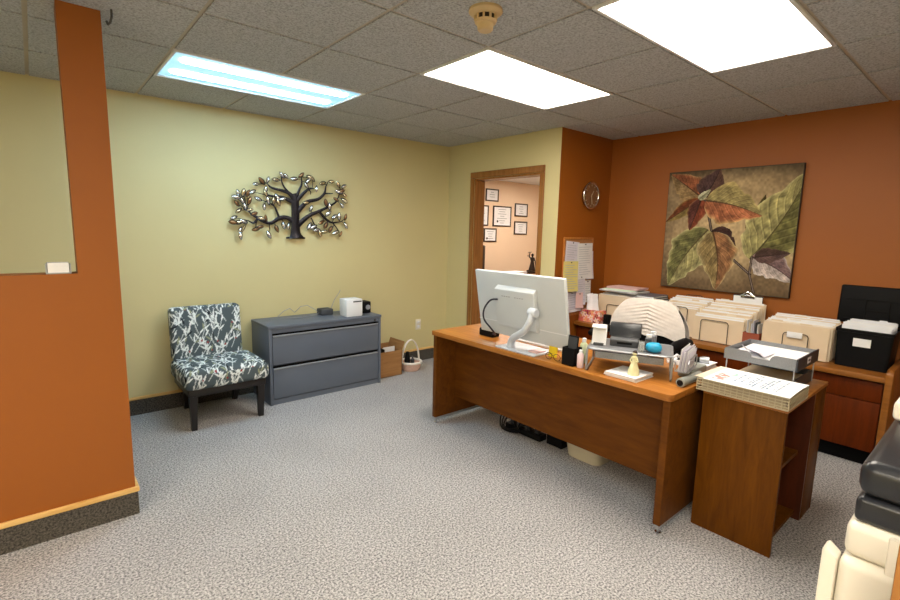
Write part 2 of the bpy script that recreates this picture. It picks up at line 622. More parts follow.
# ------------------------------------------------------------------ ceiling lamps
def troffer(i, j, label, lens_mat, tubes=False, grp='ceiling lamps set into the tile grid'):
    x0, x1, y1, y0 = gx(i), gx(i + 2), gy(j), gy(j + 1)
    o = thing('ceiling_light', label, 'ceiling light', ((x0 + x1) / 2, (y0 + y1) / 2, H), 0, grp)
    f = MB()
    e, w_ = .006, .018
    a, b, c, d = x0 + e, x1 - e, y0 + e, y1 - e
    for q in ((a, b, c, c + w_), (a, b, d - w_, d), (a, a + w_, c + w_, d - w_), (b - w_, b, c + w_, d - w_)):
        f.box(*q, H - .006, H + .012, bev=.003)
    f.box(a, b, c, d, H + .09, H + .1)
    f.box(a, a + .006, c, d, H + .012, H + .09)
    f.box(b - .006, b, c, d, H + .012, H + .09)
    f.box(a, b, c, c + .006, H + .012, H + .09)
    f.box(a, b, d - .006, d, H + .012, H + .09)
    build('frame', f, M['lampwhite'], o)
    l = MB().box(a + w_ - .002, b - w_ + .002, c + w_ - .002, d - w_ + .002, H + .004, H + .009)
    build('lens', l, lens_mat, o)
    if tubes:
        for k in (0.27, 0.73):
            yy = c + (d - c) * k
            t = MB().tube([(a + .07, yy, H + .004), (a + .10, yy, H + .003), (b - .10, yy, H + .003), (b - .07, yy, H + .004)],
                          [.035, .052, .052, .035], n=20, flat=1.0)
            for v in t.bm.verts:
                v.co.z = H + .0045 + (v.co.z - H - .003) * .06 - .004
            build('tube_glow', t, M['tube'], o)
    return o
troffer(0, 0, 'ceiling lamp with two bluish glowing tubes, above the tree wall art', M['bluelens'], True)
troffer(2, 2, 'plain white ceiling lamp in the middle, beside the smoke detector', M['lampmain'])
troffer(2, 4, 'largest white ceiling lamp, over the desk at the top edge', M['lampmain'])
for a in LIGHTS[3:]:
    troffer(a[0], a[1], 'added fill lamp in the ceiling, out of view over the near half of the room', M['lampfill'])
lo = thing('ceiling_light', 'ceiling lamp of the room beyond the doorway', 'ceiling light', (3.2, .75, H), 0)
f = MB()
for q in ((2.6, 3.8, .45, .48), (2.6, 3.8, 1.03, 1.06), (2.6, 2.63, .48, 1.03), (3.77, 3.8, .48, 1.03)):
    f.box(*q, H - .014, H - .0005, bev=.003)
build('frame', f, M['lampwhite'], lo)
build('lens', MB().box(2.625, 3.775, .475, 1.035, H - .006, H - .001), M['lampoffice'], lo)
lo2 = copy_tree(lo)
lo2.location = (1.5, .75, H)
lo2['label'] = 'second ceiling lamp of the room beyond the doorway, hidden behind the door wall'

# smoke detector
sd = thing('smoke_detector', 'round cream smoke detector hanging from a ceiling tile', 'smoke detector', (-2.14, -2.757, H))
cx_, cy_ = -2.14, -2.757
build('base', MB().lathe([(.072, H - .0005), (.074, H - .012), (.066, H - .020), (.05, H - .026)], (cx_, cy_, 0), 32), M['smoke'], sd)
b = MB().lathe([(.043, H - .026), (.043, H - .045)], (cx_, cy_, 0), 24)
build('sensing_chamber', b, M['bronze'], sd)
v = MB()
for k in range(10):
    a = 2 * math.pi * k / 10
    v.box(-.004, .004, -.004, .004, H - .047, H - .0255, X=Matrix.Translation((cx_ + .046 * math.cos(a), cy_ + .046 * math.sin(a), 0)) @ Matrix.Rotation(a, 4, 'Z'))
build('vent_fins', v, M['smoke'], sd)
build('cap', MB().lathe([(.048, H - .046), (.046, H - .056), (.036, H - .060), (.034, H - .082), (.028, H - .088)], (cx_, cy_, 0), 32), M['smoke'], sd)

solo('ceiling_hook', MB().tube([(-3.36, -1.60, H + .004), (-3.36, -1.60, H - .03), (-3.365, -1.585, H - .052), (-3.372, -1.56, H - .055), (-3.375, -1.553, H - .04)], .005, 8),
     M['darkgrey'], 'small dark hook on the ceiling beside the top of the orange post', 'hook', (-3.36, -1.60, H - .055))

# ------------------------------------------------------------------ wall art: tree
BR = [[(-1.857,1.404,0.1014),(-1.861,1.447,0.067),(-1.861,1.546,0.0548),(-1.859,1.645,0.0528),(-1.861,1.742,0.0507),(-1.87,1.804,0.0345)],[(-1.879,1.727,0.0304),(-1.922,1.742,0.0243),(-1.979,1.763,0.0203),(-2.049,1.766,0.0162),(-2.138,1.777,0.0101)],[(-1.871,1.756,0.0325),(-1.921,1.805,0.0243),(-1.991,1.824,0.0183),(-2.075,1.841,0.0142),(-2.114,1.875,0.0061)],[(-1.921,1.811,0.0162),(-1.962,1.86,0.0122),(-1.982,1.913,0.0081),(-1.974,1.961,0.0051)],[(-1.849,1.771,0.0223),(-1.818,1.843,0.0162),(-1.794,1.9,0.0112),(-1.8,1.97,0.0051)],[(-1.842,1.744,0.0264),(-1.773,1.818,0.0203),(-1.72,1.857,0.0142),(-1.673,1.86,0.0061)],[(-1.727,1.849,0.0101),(-1.709,1.829,0.0081),(-1.71,1.805,0.0051)],[(-1.837,1.646,0.0345),(-1.745,1.735,0.0243),(-1.636,1.767,0.0203),(-1.572,1.824,0.0162),(-1.555,1.89,0.0091),(-1.531,1.936,0.0051)],[(-1.575,1.823,0.0122),(-1.484,1.83,0.0061)],[(-1.84,1.518,0.0365),(-1.732,1.607,0.0264),(-1.622,1.658,0.0203),(-1.526,1.703,0.0162),(-1.452,1.751,0.0122),(-1.426,1.797,0.0081),(-1.406,1.857,0.0051)],[(-1.622,1.647,0.0183),(-1.56,1.584,0.0183),(-1.495,1.553,0.0132),(-1.392,1.567,0.0061)],[(-1.495,1.556,0.0091),(-1.446,1.498,0.0071),(-1.413,1.453,0.0041)],[(-1.869,1.546,0.0365),(-1.941,1.585,0.0264),(-2.012,1.576,0.0264),(-2.084,1.533,0.0223),(-2.152,1.544,0.0203),(-2.205,1.576,0.0183),(-2.256,1.608,0.0122),(-2.294,1.642,0.0051)],[(-2.012,1.576,0.0162),(-2.038,1.65,0.0132),(-2.065,1.69,0.0101),(-2.133,1.72,0.0051)],[(-2.205,1.565,0.0162),(-2.239,1.528,0.0132),(-2.287,1.549,0.0071)],[(-2.212,1.549,0.0101),(-2.223,1.488,0.0051)],[(-1.709,1.591,0.0101),(-1.672,1.522,0.0081),(-1.625,1.472,0.0041)]]
LV = [(-2.215,1.861),(-2.161,1.891),(-2.109,1.905),(-2.038,1.912),(-1.981,1.956),(-1.946,1.95),(-1.874,1.933),(-1.803,1.972),(-1.741,1.926),(-1.695,1.948),(-1.757,1.882),(-1.718,1.96),(-1.595,1.916),(-1.658,1.861),(-1.506,1.938),(-1.433,1.917),(-1.375,1.904),(-1.401,1.858),(-1.368,1.823),(-1.368,1.768),(-1.394,1.72),(-1.46,1.773),(-1.426,1.849),(-1.526,1.703),(-1.565,1.737),(-1.428,1.611),(-1.361,1.609),(-1.353,1.53),(-1.413,1.446),(-1.463,1.46),(-1.52,1.489),(-1.569,1.525),(-1.543,1.636),(-1.611,1.553),(-1.586,1.465),(-1.626,1.45),(-1.665,1.479),(-1.695,1.507),(-1.734,1.514),(-1.715,1.677),(-1.763,1.727),(-1.935,1.509),(-1.978,1.515),(-2.043,1.485),(-2.114,1.429),(-2.137,1.572),(-2.178,1.57),(-2.187,1.496),(-2.228,1.475),(-2.237,1.608),(-2.324,1.539),(-2.369,1.531),(-2.413,1.53),(-2.405,1.569),(-2.359,1.466),(-2.356,1.42),(-2.365,1.629),(-2.313,1.664),(-2.275,1.64),(-2.376,1.687),(-2.33,1.713),(-2.272,1.716),(-2.38,1.741),(-2.364,1.776),(-2.322,1.779),(-2.283,1.777),(-2.244,1.793),(-2.199,1.736),(-2.13,1.821),(-2.131,1.787),(-2.028,1.76),(-1.979,1.749),(-2.022,1.72),(-2.112,1.725),(-2.148,1.672),(-2.064,1.728),(-1.478,1.609)]
tr = thing('tree_wall_art', 'dark metal tree wall sculpture with gold and silver leaves on yellow wall', 'wall art', (-1.86, -.03, 1.404))
tb = MB()
def smoothpath(p, n=4):
    out = []
    for i in range(len(p) - 1):
        p0, p1, p2, p3 = [np.array(p[max(0, min(len(p) - 1, k))]) for k in (i - 1, i, i + 1, i + 2)]
        for t in np.linspace(0, 1, n, endpoint=False):
            out.append(.5 * ((2 * p1) + (p2 - p0) * t + (2 * p0 - 5 * p1 + 4 * p2 - p3) * t * t + (3 * p1 - p0 - 3 * p2 + p3) * t ** 3))
    out.append(np.array(p[-1]))
    return out
for bi, p in enumerate(BR):
    sp = smoothpath(p)
    # radius runs in the wall plane, the tube is flattened towards the wall
    tb.tube([(q[0], -.030 - .002 * (bi % 3), q[1]) for q in sp], [max(.004, q[2] * .72) for q in sp], 10, flat=.35, flatn=(0, 1, 0))
tb.tube([(-1.95, -.024, 1.402), (-1.86, -.03, 1.410), (-1.77, -.024, 1.402)], [.008, .014, .008], 8, flat=.8, flatn=(0, 1, 0))
for k in (-1.86,):
    tb.box(k - .01, k + .01, -.03, -.0008, 1.5, 1.52)
# a thin twig to every leaf from the nearest branch point
allp = [np.array((q[0], q[1])) for p in BR[1:] for q in smoothpath(p)]
leafdirs = []
for x, z in LV:
    d = [np.hypot(x - q[0], z - q[1]) for q in allp]
    q = allp[int(np.argmin(d))]
    dv = np.array((x - q[0], z - q[1]))
    L = np.hypot(*dv)
    ang = math.atan2(dv[1], dv[0]) if L > .02 else random.uniform(0, 6.28)
    leafdirs.append(ang)
    if L > .03:
        tb.tube([(q[0], -.028, q[1]), ((q[0] + x) / 2 + .008, -.031, (q[1] + z) / 2), (x, -.034, z)], [.0035, .003, .002], 6)
build('trunk', tb, M['treemetal'], tr)
def leafmesh(matl):
    mb = MB()
    def fn(u, v):
        t = u * 2 - 1
        w_ = .0155 * (1 - t * t) ** .8
        s = v * 2 - 1
        return Vector((t * .037, -.015 * (1 - s * s) * (1 - t * t) - .004 * t, s * w_))
    def rim(u, v):  # oversized dark backing sheet, stands in for the shadow edge around a leaf
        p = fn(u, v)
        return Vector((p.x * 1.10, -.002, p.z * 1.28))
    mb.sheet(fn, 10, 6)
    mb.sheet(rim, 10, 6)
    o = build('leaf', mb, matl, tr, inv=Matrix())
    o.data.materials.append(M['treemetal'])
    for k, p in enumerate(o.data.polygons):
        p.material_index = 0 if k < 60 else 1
    return o
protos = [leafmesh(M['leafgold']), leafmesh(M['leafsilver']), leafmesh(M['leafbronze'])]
used = [False] * 3
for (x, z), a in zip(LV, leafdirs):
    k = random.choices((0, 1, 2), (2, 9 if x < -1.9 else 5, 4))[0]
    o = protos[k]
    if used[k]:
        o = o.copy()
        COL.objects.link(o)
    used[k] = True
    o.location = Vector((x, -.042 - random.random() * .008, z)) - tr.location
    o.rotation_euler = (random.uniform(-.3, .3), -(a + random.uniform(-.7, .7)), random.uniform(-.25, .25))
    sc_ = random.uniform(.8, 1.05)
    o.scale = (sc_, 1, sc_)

# outlet
ot = thing('wall_outlet', 'cream wall outlet plate low on the yellow wall', 'outlet', (-.418, 0, .37))
build('plate', MB().box(-.455, -.381, -.007, -.0003, .37, .49, bev=.003), M['cream'], ot)
for zc in (.405, .455):
    build('socket', MB().box(-.435, -.401, -.010, -.0065, zc - .015, zc + .015, bev=.003), M['white'], ot)

# ------------------------------------------------------------------ card holder on the sill
ch = thing('card_holder', 'small white card holder on the sill of the orange opening', 'card holder', (-3.625, -1.51, PS))
build('tray', MB().box(-3.672, -3.580, -1.548, -1.475, PS + .0005, PS + .006, bev=.001).box(-3.672, -3.666, -1.548, -1.475, PS + .006, PS + .045).box(-3.586, -3.580, -1.548, -1.475, PS + .006, PS + .045).box(-3.666, -3.586, -1.480, -1.475, PS + .006, PS + .05), M['silver'], ch)
build('cards', MB().box(-3.664, -3.588, -1.547, -1.492, PS + .0065, PS + .052), M['paper'], ch)

# ------------------------------------------------------------------ leaf fabric
twigs = []
def make_twigs(w, h, seed):
    r = random.Random(seed)
    segs, lvs, dots = [], [], []
    nx, ny = int(w / .07) + 2, int(h / .07) + 2
    for i in range(nx):
        for j in range(ny):
            x, y = (i + .5 * (j % 2)) * .07 - .04 + r.uniform(-.02, .02), j * .07 - .04 + r.uniform(-.02, .02)
            a = r.choice((1, -1)) * r.uniform(.25, .6) + math.pi / 2
            L = r.uniform(.10, .15)
            ex, ey = x + L * math.cos(a), y + L * math.sin(a)
            segs.append((x, y, ex, ey, .0028))
            for t in (.5, 1.0):
                for s in ((-1, 1) if t < 1 else (0,)):
                    la = a + s * .5
                    bx, by = x + t * L * math.cos(a), y + t * L * math.sin(a)
                    ll = r.uniform(.052, .070)
                    lvs.append((bx + ll * .55 * math.cos(la), by + ll * .55 * math.sin(la), la, ll * .5, .0062, r.random()))
            if r.random() < .18:
                dots.append((x + r.uniform(-.03, .03), y + r.uniform(-.03, .03), .008))
    return segs, lvs, dots
TW = make_twigs(.8, 1.4, 5)
def fabric_rgb(u, v):
    n = len(u)
    c = np.tile(np.array((84., 95., 100.)), (n, 1))
    for x0, y0, x1, y1, w_ in TW[0]:
        dx, dy = x1 - x0, y1 - y0
        t = np.clip(((u - x0) * dx + (v - y0) * dy) / (dx * dx + dy * dy), 0, 1)
        d = np.hypot(u - x0 - t * dx, v - y0 - t * dy)
        c[d < w_] = (206, 214, 214)
    for x, y, a, l, w_, k in TW[1]:
        p = (u - x) * math.cos(a) + (v - y) * math.sin(a)
        q = -(u - x) * math.sin(a) + (v - y) * math.cos(a)
        m = (np.abs(p) < l) & (np.abs(q) < w_ * (1 - (p / l) ** 2))
        c[m] = (232, 238, 238) if k > .22 else ((150, 156, 128) if k > .1 else (36, 42, 48))
    for x, y, r_ in TW[2]:
        c[np.hypot(u - x, v - y) < r_] = (150, 64, 66)
    return c

def cushion(name, x0, x1, y0, y1, z0, z1, r, parent, step=.0055, puff=(0, 0, 0), lean=0.0):
    mb = MB()
    bm = mb.bm
    def face(o, a, b):
        na, nb = max(2, int(Vector(a).length / step)), max(2, int(Vector(b).length / step))
        g = [[bm.verts.new(Vector(o) + Vector(a) * (i / na) + Vector(b) * (j / nb)) for j in range(nb + 1)] for i in range(na + 1)]
        for i in range(na):
            for j in range(nb):
                bm.faces.new((g[i][j], g[i + 1][j], g[i + 1][j + 1], g[i][j + 1]))
    X, Y, Z = x1 - x0, y1 - y0, z1 - z0
    face((x0, y0, z0), (X, 0, 0), (0, 0, Z))
    face((x0, y1, z0), (X, 0, 0), (0, 0, Z))
    face((x0, y0, z0), (0, Y, 0), (0, 0, Z))
    face((x1, y0, z0), (0, Y, 0), (0, 0, Z))
    face((x0, y0, z0), (X, 0, 0), (0, Y, 0))
    face((x0, y0, z1), (X, 0, 0), (0, Y, 0))
    cx, cy, cz = (x0 + x1) / 2, (y0 + y1) / 2, (z0 + z1) / 2
    for v_ in bm.verts:
        c0 = v_.co.copy()
        q = Vector((min(max(c0.x, x0 + r), x1 - r), min(max(c0.y, y0 + r), y1 - r), min(max(c0.z, z0 + r), z1 - r)))
        d = c0 - q
        if d.length > 1e-9:
            v_.co = q + d * (r / d.length)
        a, b, c = (v_.co.x - cx) / (X / 2), (v_.co.y - cy) / (Y / 2), (v_.co.z - cz) / (Z / 2)
        v_.co.x += puff[0] * a * (1 - b * b) * (1 - c * c)
        v_.co.y += puff[1] * b * (1 - a * a) * (1 - c * c)
        v_.co.z += puff[2] * c * (1 - a * a) * (1 - b * b)
        v_.co.y += lean * (v_.co.z - z0)
    bmesh.ops.remove_doubles(bm, verts=bm.verts, dist=.0004)
    o = build(name, mb, M['fabric'], parent)
    def fn(co):
        # unwrap front and top as one cloth: v runs up the front then back along the top
        inv = ROOT[parent.name]
        off = np.array(inv.translation)
        w_ = co - off
        u = w_[:, 0] - x0
        v2 = np.where(w_[:, 2] > z1 - r * .6, (w_[:, 1] - y0) + Z, w_[:, 2] - z0 - (w_[:, 1] - y0) * 0)
        side = (w_[:, 0] < x0 + .004) | (w_[:, 0] > x1 - .004)
        u = np.where(side, w_[:, 1] - y0 + .1, u)
        return fabric_rgb(u, v2 + .02)
    paint(o, fn)
    return o

gc = thing('slipper_chair', 'armless upholstered chair with white twig pattern on slate fabric', 'chair', (-2.66, -.36, 0))
cushion('seat', -2.965, -2.36, -.665, -.16, .315, .455, .045, gc, puff=(0, 0, .018))
cushion('backrest', -2.945, -2.415, -.205, -.10, .43, .852, .035, gc, puff=(0, .012, 0), lean=.10)
build('seat_frame', MB().box(-2.94, -2.385, -.635, -.17, .262, .319, bev=.006), M['espresso'], gc)
def leg(x, y, x2, y2, z1=.263):
    b = MB()
    t, w_ = .026, .018
    vs0 = [(x2 - w_, y2 - w_, 0), (x2 + w_, y2 - w_, 0), (x2 + w_, y2 + w_, 0), (x2 - w_, y2 + w_, 0)]
    vs1 = [(x - t, y - t, z1), (x + t, y - t, z1), (x + t, y + t, z1), (x - t, y + t, z1)]
    A = [b.bm.verts.new(v_) for v_ in vs0]
    B = [b.bm.verts.new(v_) for v_ in vs1]
    b.bm.faces.new(A)
    b.bm.faces.new(B)
    for i in range(4):
        b.bm.faces.new((A[i], A[(i + 1) % 4], B[(i + 1) % 4], B[i]))
    build('leg', b, M['espresso'], gc, smooth=False)
leg(-2.905, -.60, -2.905, -.59)
leg(-2.42, -.60, -2.42, -.59)
leg(-2.86, -.20, -2.845, -.07)
leg(-2.46, -.20, -2.465, -.07)
build('back_support', MB().box(-2.90, -2.46, -.165, -.115, .30, .44, bev=.006), M['espresso'], gc)

# ------------------------------------------------------------------ lateral file cabinet
fc = thing('file_cabinet', 'grey steel two drawer lateral file cabinet against the yellow wall', 'file cabinet', (-1.74, -.24, 0))
fx0, fx1, fy0, fy1, fz = -2.285, -1.20, -.445, -.025, .682
b = MB()
b.box(fx0, fx0 + .025, fy0, fy1, 0, fz - .026, bev=.002)
b.box(fx1 - .025, fx1, fy0, fy1, 0, fz - .026, bev=.002)
b.box(fx0 + .025, fx1 - .025, fy1 - .01, fy1, 0, fz - .026)
b.box(fx0 + .025, fx1 - .025, fy0 + .012, fy1 - .01, .0, .045)
b.box(fx0 + .025, fx1 - .025, fy0 + .05, fy1 - .01, .31, .33)
b.box(fx0 + .025, fx1 - .025, fy0 + .004, fy1 - .01, .62, fz - .026)
build('body', b, M['steel'], fc)
build('top', MB().box(fx0 - .004, fx1 + .004, fy0 - .006, fy1, fz - .0255, fz, bev=.005), M['steel'], fc)
for z0, z1 in ((.052, .318), (.345, .598)):
    dr = build('drawer', MB().box(fx0 + .03, fx1 - .03, fy0 + .002, fy0 + .03, z0, z1, bev=.003), M['steel'], fc)
    hb = MB().prism([(fy0 + .002, z1 - .011), (fy0 - .007, z1 - .003), (fy0 - .006, z1 + .002), (fy0 + .02, z1 + .002), (fy0 + .02, z1 - .004)], 'x', fx0 + .034, fx1 - .034)
    build('pull', hb, M['steelhi'], dr)
    build('pull_recess', MB().box(fx0 + .032, fx1 - .032, fy0 + .0105, fy0 + .012, z1 + .0025, z1 + .018), M['blackkick'], dr)
build('lock', MB().lathe([(.009, fy0 - .006), (.009, fy0 + .006)], (fx1 - .07, 0, .638), 16, 'y'), M['chrome'], fc)

# things on the cabinet
def wbox(x0, x1, y0, y1, z0, z1):
    o = thing('white_box', 'white cube shaped device with a dark top slot on the file cabinet', 'device', ((x0 + x1) / 2, (y0 + y1) / 2, z0))
    build('body', MB().box(x0, x1, y0, y1, z0, z1, bev=.008), M['white'], o)
    build('slot', MB().box(x0 + .07, x1 - .012, y0 - .001, y0 + .01, z1 - .030, z1 - .018), M['darkgrey'], o)
wbox(-1.548, -1.378, -.405, -.265, fz + .0003, fz + .165)
o = thing('black_speaker', 'small black cube speaker behind the white box on cabinet', 'speaker', (-1.29, -.24, fz))
build('body', MB().box(-1.345, -1.225, -.305, -.185, fz + .0003, fz + .115, bev=.01), M['black'], o)
build('knob', MB().lathe([(.024, -.312), (.024, -.304)], (-1.262, 0, fz + .06), 20, 'y'), M['steelhi'], o)
o = thing('network_router', 'low dark grey box with curling grey cable on the cabinet', 'router', (-1.64, -.145, fz))
build('body', MB().box(-1.70, -1.575, -.20, -.09, fz + .0003, fz + .06, bev=.012), M['darkgrey'], o)
cb = MB()
cb.tube([(-2.08, -.09, fz + .004), (-2.02, -.1, fz + .06), (-1.95, -.07, fz + .075), (-1.90, -.06, fz + .03), (-1.85, -.08, fz + .085), (-1.78, -.07, fz + .09), (-1.72, -.1, fz + .05), (-1.70, -.12, fz + .03)], .003, 6)
cb.tube([(-1.57, -.12, fz + .03), (-1.50, -.07, fz + .12), (-1.44, -.06, fz + .19), (-1.425, -.05, fz + .21)], .003, 6)
cb.tube([(-2.02, -.15, fz + .004), (-1.9, -.2, fz + .004), (-1.8, -.17, fz + .004), (-1.7, -.15, fz + .02)], .003, 6)
build('cable', cb, M['steelhi'], o)

# cardboard box and basket beside it
cbx = thing('cardboard_box', 'brown cardboard box on the floor beside the file cabinet', 'box', (-1.03, -.2, 0))
b = MB()
x0, x1, y0, y1, z1 = -1.175, -.87, -.335, -.075, .265
b.box(x0, x1, y0, y0 + .006, 0, z1).box(x0, x1, y1 - .006, y1, 0, z1 + .03).box(x0, x0 + .006, y0, y1, 0, z1).box(x1 - .006, x1, y0, y1, 0, z1).box(x0, x1, y0, y1, 0, .006)
build('body', b, M['card'], cbx)
build('flap', MB().box(0, .006, 0, y1 - y0, 0, .09, X=Matrix.Translation((x1 - .006, y0, z1)) @ Matrix.Rotation(R(20), 4, 'Y')), M['card'], cbx)
solo('black_binder', MB().box(-1.15, -1.06, -.30, -.10, .008, .285, bev=.004), M['black'], 'black binder standing in the cardboard box', 'binder', (-1.1, -.2, .008))
solo('folded_paper', MB().box(-1.04, -.90, -.24, -.236, .008, .29).box(-1.045, -.905, -.22, -.216, .008, .275), M['paper'], 'white papers standing in the cardboard box', 'paper', (-.97, -.23, .008))
bk = thing('wicker_basket', 'small white and pink wicker basket with a tall handle on the carpet', 'basket', (-.70, -.25, 0))
bc = (-.70, -.25)
build('bowl', MB().lathe([(.085, .001), (.105, .03), (.116, .085), (.110, .085), (.098, .03), (.08, .008)], (*bc, 0), 32), M['basketpink'], bk)
build('rim', MB().tube([(bc[0] + .116 * math.cos(a), bc[1] + .116 * math.sin(a), .093) for a in np.linspace(0, 2 * math.pi, 33)[:-1]], .013, 8, closed=True), M['basketwhite'], bk)
build('handle', MB().tube([(bc[0] + .112 * math.cos(a), bc[1], .09 + .24 * math.sin(a)) for a in np.linspace(0, math.pi, 20)], .007, 8, flat=2, flatn=(0, 1, 0)), M['basketwhite'], bk)
solo('folded_umbrella', MB().tube([(-.745, -.255, .02), (-.755, -.27, .12), (-.765, -.285, .215)], [.028, .034, .016], 12), M['black'], 'black folded umbrella tucked into the wicker basket', 'umbrella', (-.745, -.255, .012))
solo('small_bottle', MB().lathe([(.022, .011), (.022, .11), (.01, .125), (.01, .14)], (-.668, -.245, 0), 16), M['darkgrey'], 'small grey bottle standing in the wicker basket', 'bottle', (-.668, -.245, .011))

# ------------------------------------------------------------------ clock
ck = thing('wall_clock', 'round wall clock with brown face and shiny rim on orange wall', 'clock', (.482, -W1 - .002, 1.74))
cc = (.482, -W1 - .0025, 1.872)
build('case', MB().lathe([(.12, -.0003), (.122, -.02), (.108, -.022)], cc, 40, 'y'), M['bronze'], ck)
build('rim', MB().tube([(cc[0] + .124 * math.cos(a), cc[1] - .024, cc[2] + .124 * math.sin(a)) for a in np.linspace(0, 2 * math.pi, 49)[:-1]], .011, 10, closed=True), M['chrome'], ck)
build('face', MB().lathe([(.116, -.022), (.116, -.024)], cc, 40, 'y'), M['clockface'], ck)
for nm, a, L in (('hour_hand', 35, .055), ('minute_hand', 170, .085)):
    build(nm, MB().box(-.003, .003, -.003, 0, -.012, L, X=Matrix.Translation((cc[0], cc[1] - .026, cc[2])) @ Matrix.Rotation(R(a), 4, 'Y')), M['basketwire'], ck)
mk = MB()
for k in range(12):
    mk.box(-.003, .003, -.0015, 0, .09, .106, X=Matrix.Translation((cc[0], cc[1] - .0243, cc[2])) @ Matrix.Rotation(R(30 * k), 4, 'Y'))
build('hour_marks', mk, M['basketwire'], ck)

# ------------------------------------------------------------------ pinboard and sheets
pb = thing('pin_board', 'narrow cork board with wood frame on the orange wall above credenza', 'bulletin board', (.345, -W1 - .002, .70))
by = -W1 - .0025
build('cork_panel', MB().box(.115, .575, by - .010, by - .0003, .72, 1.45), M['cork'], pb)
fr = MB()
for q in ((.105, .585, 1.445, 1.465), (.105, .585, .70, .72), (.105, .125, .72, 1.445), (.565, .585, .72, 1.445)):
    fr.box(q[0], q[1], by - .016, by - .0003, q[2], q[3], bev=.003)
build('frame', fr, M['corkframe'], pb)
def pinned(x0, x1, z0, z1, y, matl, label, name='pinned_sheet', tilt=0, curl=.012, lines=True):
    mb = MB()
    cx = (x0 + x1) / 2
    def fn(u, v_):
        return Vector(((u - .5) * (x1 - x0), -curl * (1 - v_) ** 2 * (.5 + u), (v_ - 1) * (z1 - z0)))
    mb.sheet(fn, 6, 8, .0012)
    mb.xf(Matrix.Translation((cx, by - y, z1)) @ Matrix.Rotation(R(tilt), 4, 'Y'))
    o = thing(name, label, 'paper', (cx, by - y, z0), 0, 'papers pinned to the cork board')
    build('sheet', mb, matl, o)
    if lines:
        w_ = MB()
        k = int((z1 - z0) / .022) - 2
        for i in range(k):
            zz = z1 - .04 - i * .022
            t = 1 - (z1 - zz) / (z1 - z0)
            L = (x1 - x0) * random.uniform(.5, .85)
            yy = -curl * (1 - t) ** 2
            w_.box(x0 + .02 - cx, x0 + .02 + L - cx, yy - .010 * (1 - t) - .0022, yy - .010 * (1 - t) - .0014, zz - z1, zz - z1 + .004)
        w_.xf(Matrix.Translation((cx, by - y, z1)) @ Matrix.Rotation(R(tilt), 4, 'Y'))
        build('writing', w_, M['faint'], o)
    p = MB().ball((cx, by - y - .006, z1 - .012), .006, n=10)
    build('pin', p, M['darkgrey'], o)
    return o
pinned(.13, .34, 1.13, 1.425, .018, M['lilacpaper'], 'white sheet pinned at the top left of the cork board', tilt=4)
pinned(.29, .54, 1.06, 1.41, .034, M['paper'], 'long white typed sheet pinned at the top right of the cork board', tilt=-1)
pinned(.47, .58, 1.05, 1.33, .020, M['lilacpaper'], 'narrow pale sheet poking past the right edge of the cork board', tilt=-2)
pinned(.060, .290, .95, 1.24, .052, M['yellowpaper'], 'yellow ruled sheet pinned on the left of the cork board', tilt=1)
pinned(.30, .44, .80, 1.09, .040, M['lilacpaper'], 'pale lilac sheet pinned below the middle of the cork board', tilt=0)
pinned(.44, .555, .82, 1.04, .030, M['paper'], 'small white sheet at the lower right of the cork board', tilt=1)
pinned(.10, .38, .74, .94, .030, M['lilacpaper'], 'white sheet hanging below the yellow one, behind the monitor', tilt=-2)
pinned(.27, .385, .78, .93, .062, M['pinkpaper'], 'pinkish sheet hanging lowest on the cork board', tilt=2, lines=False)

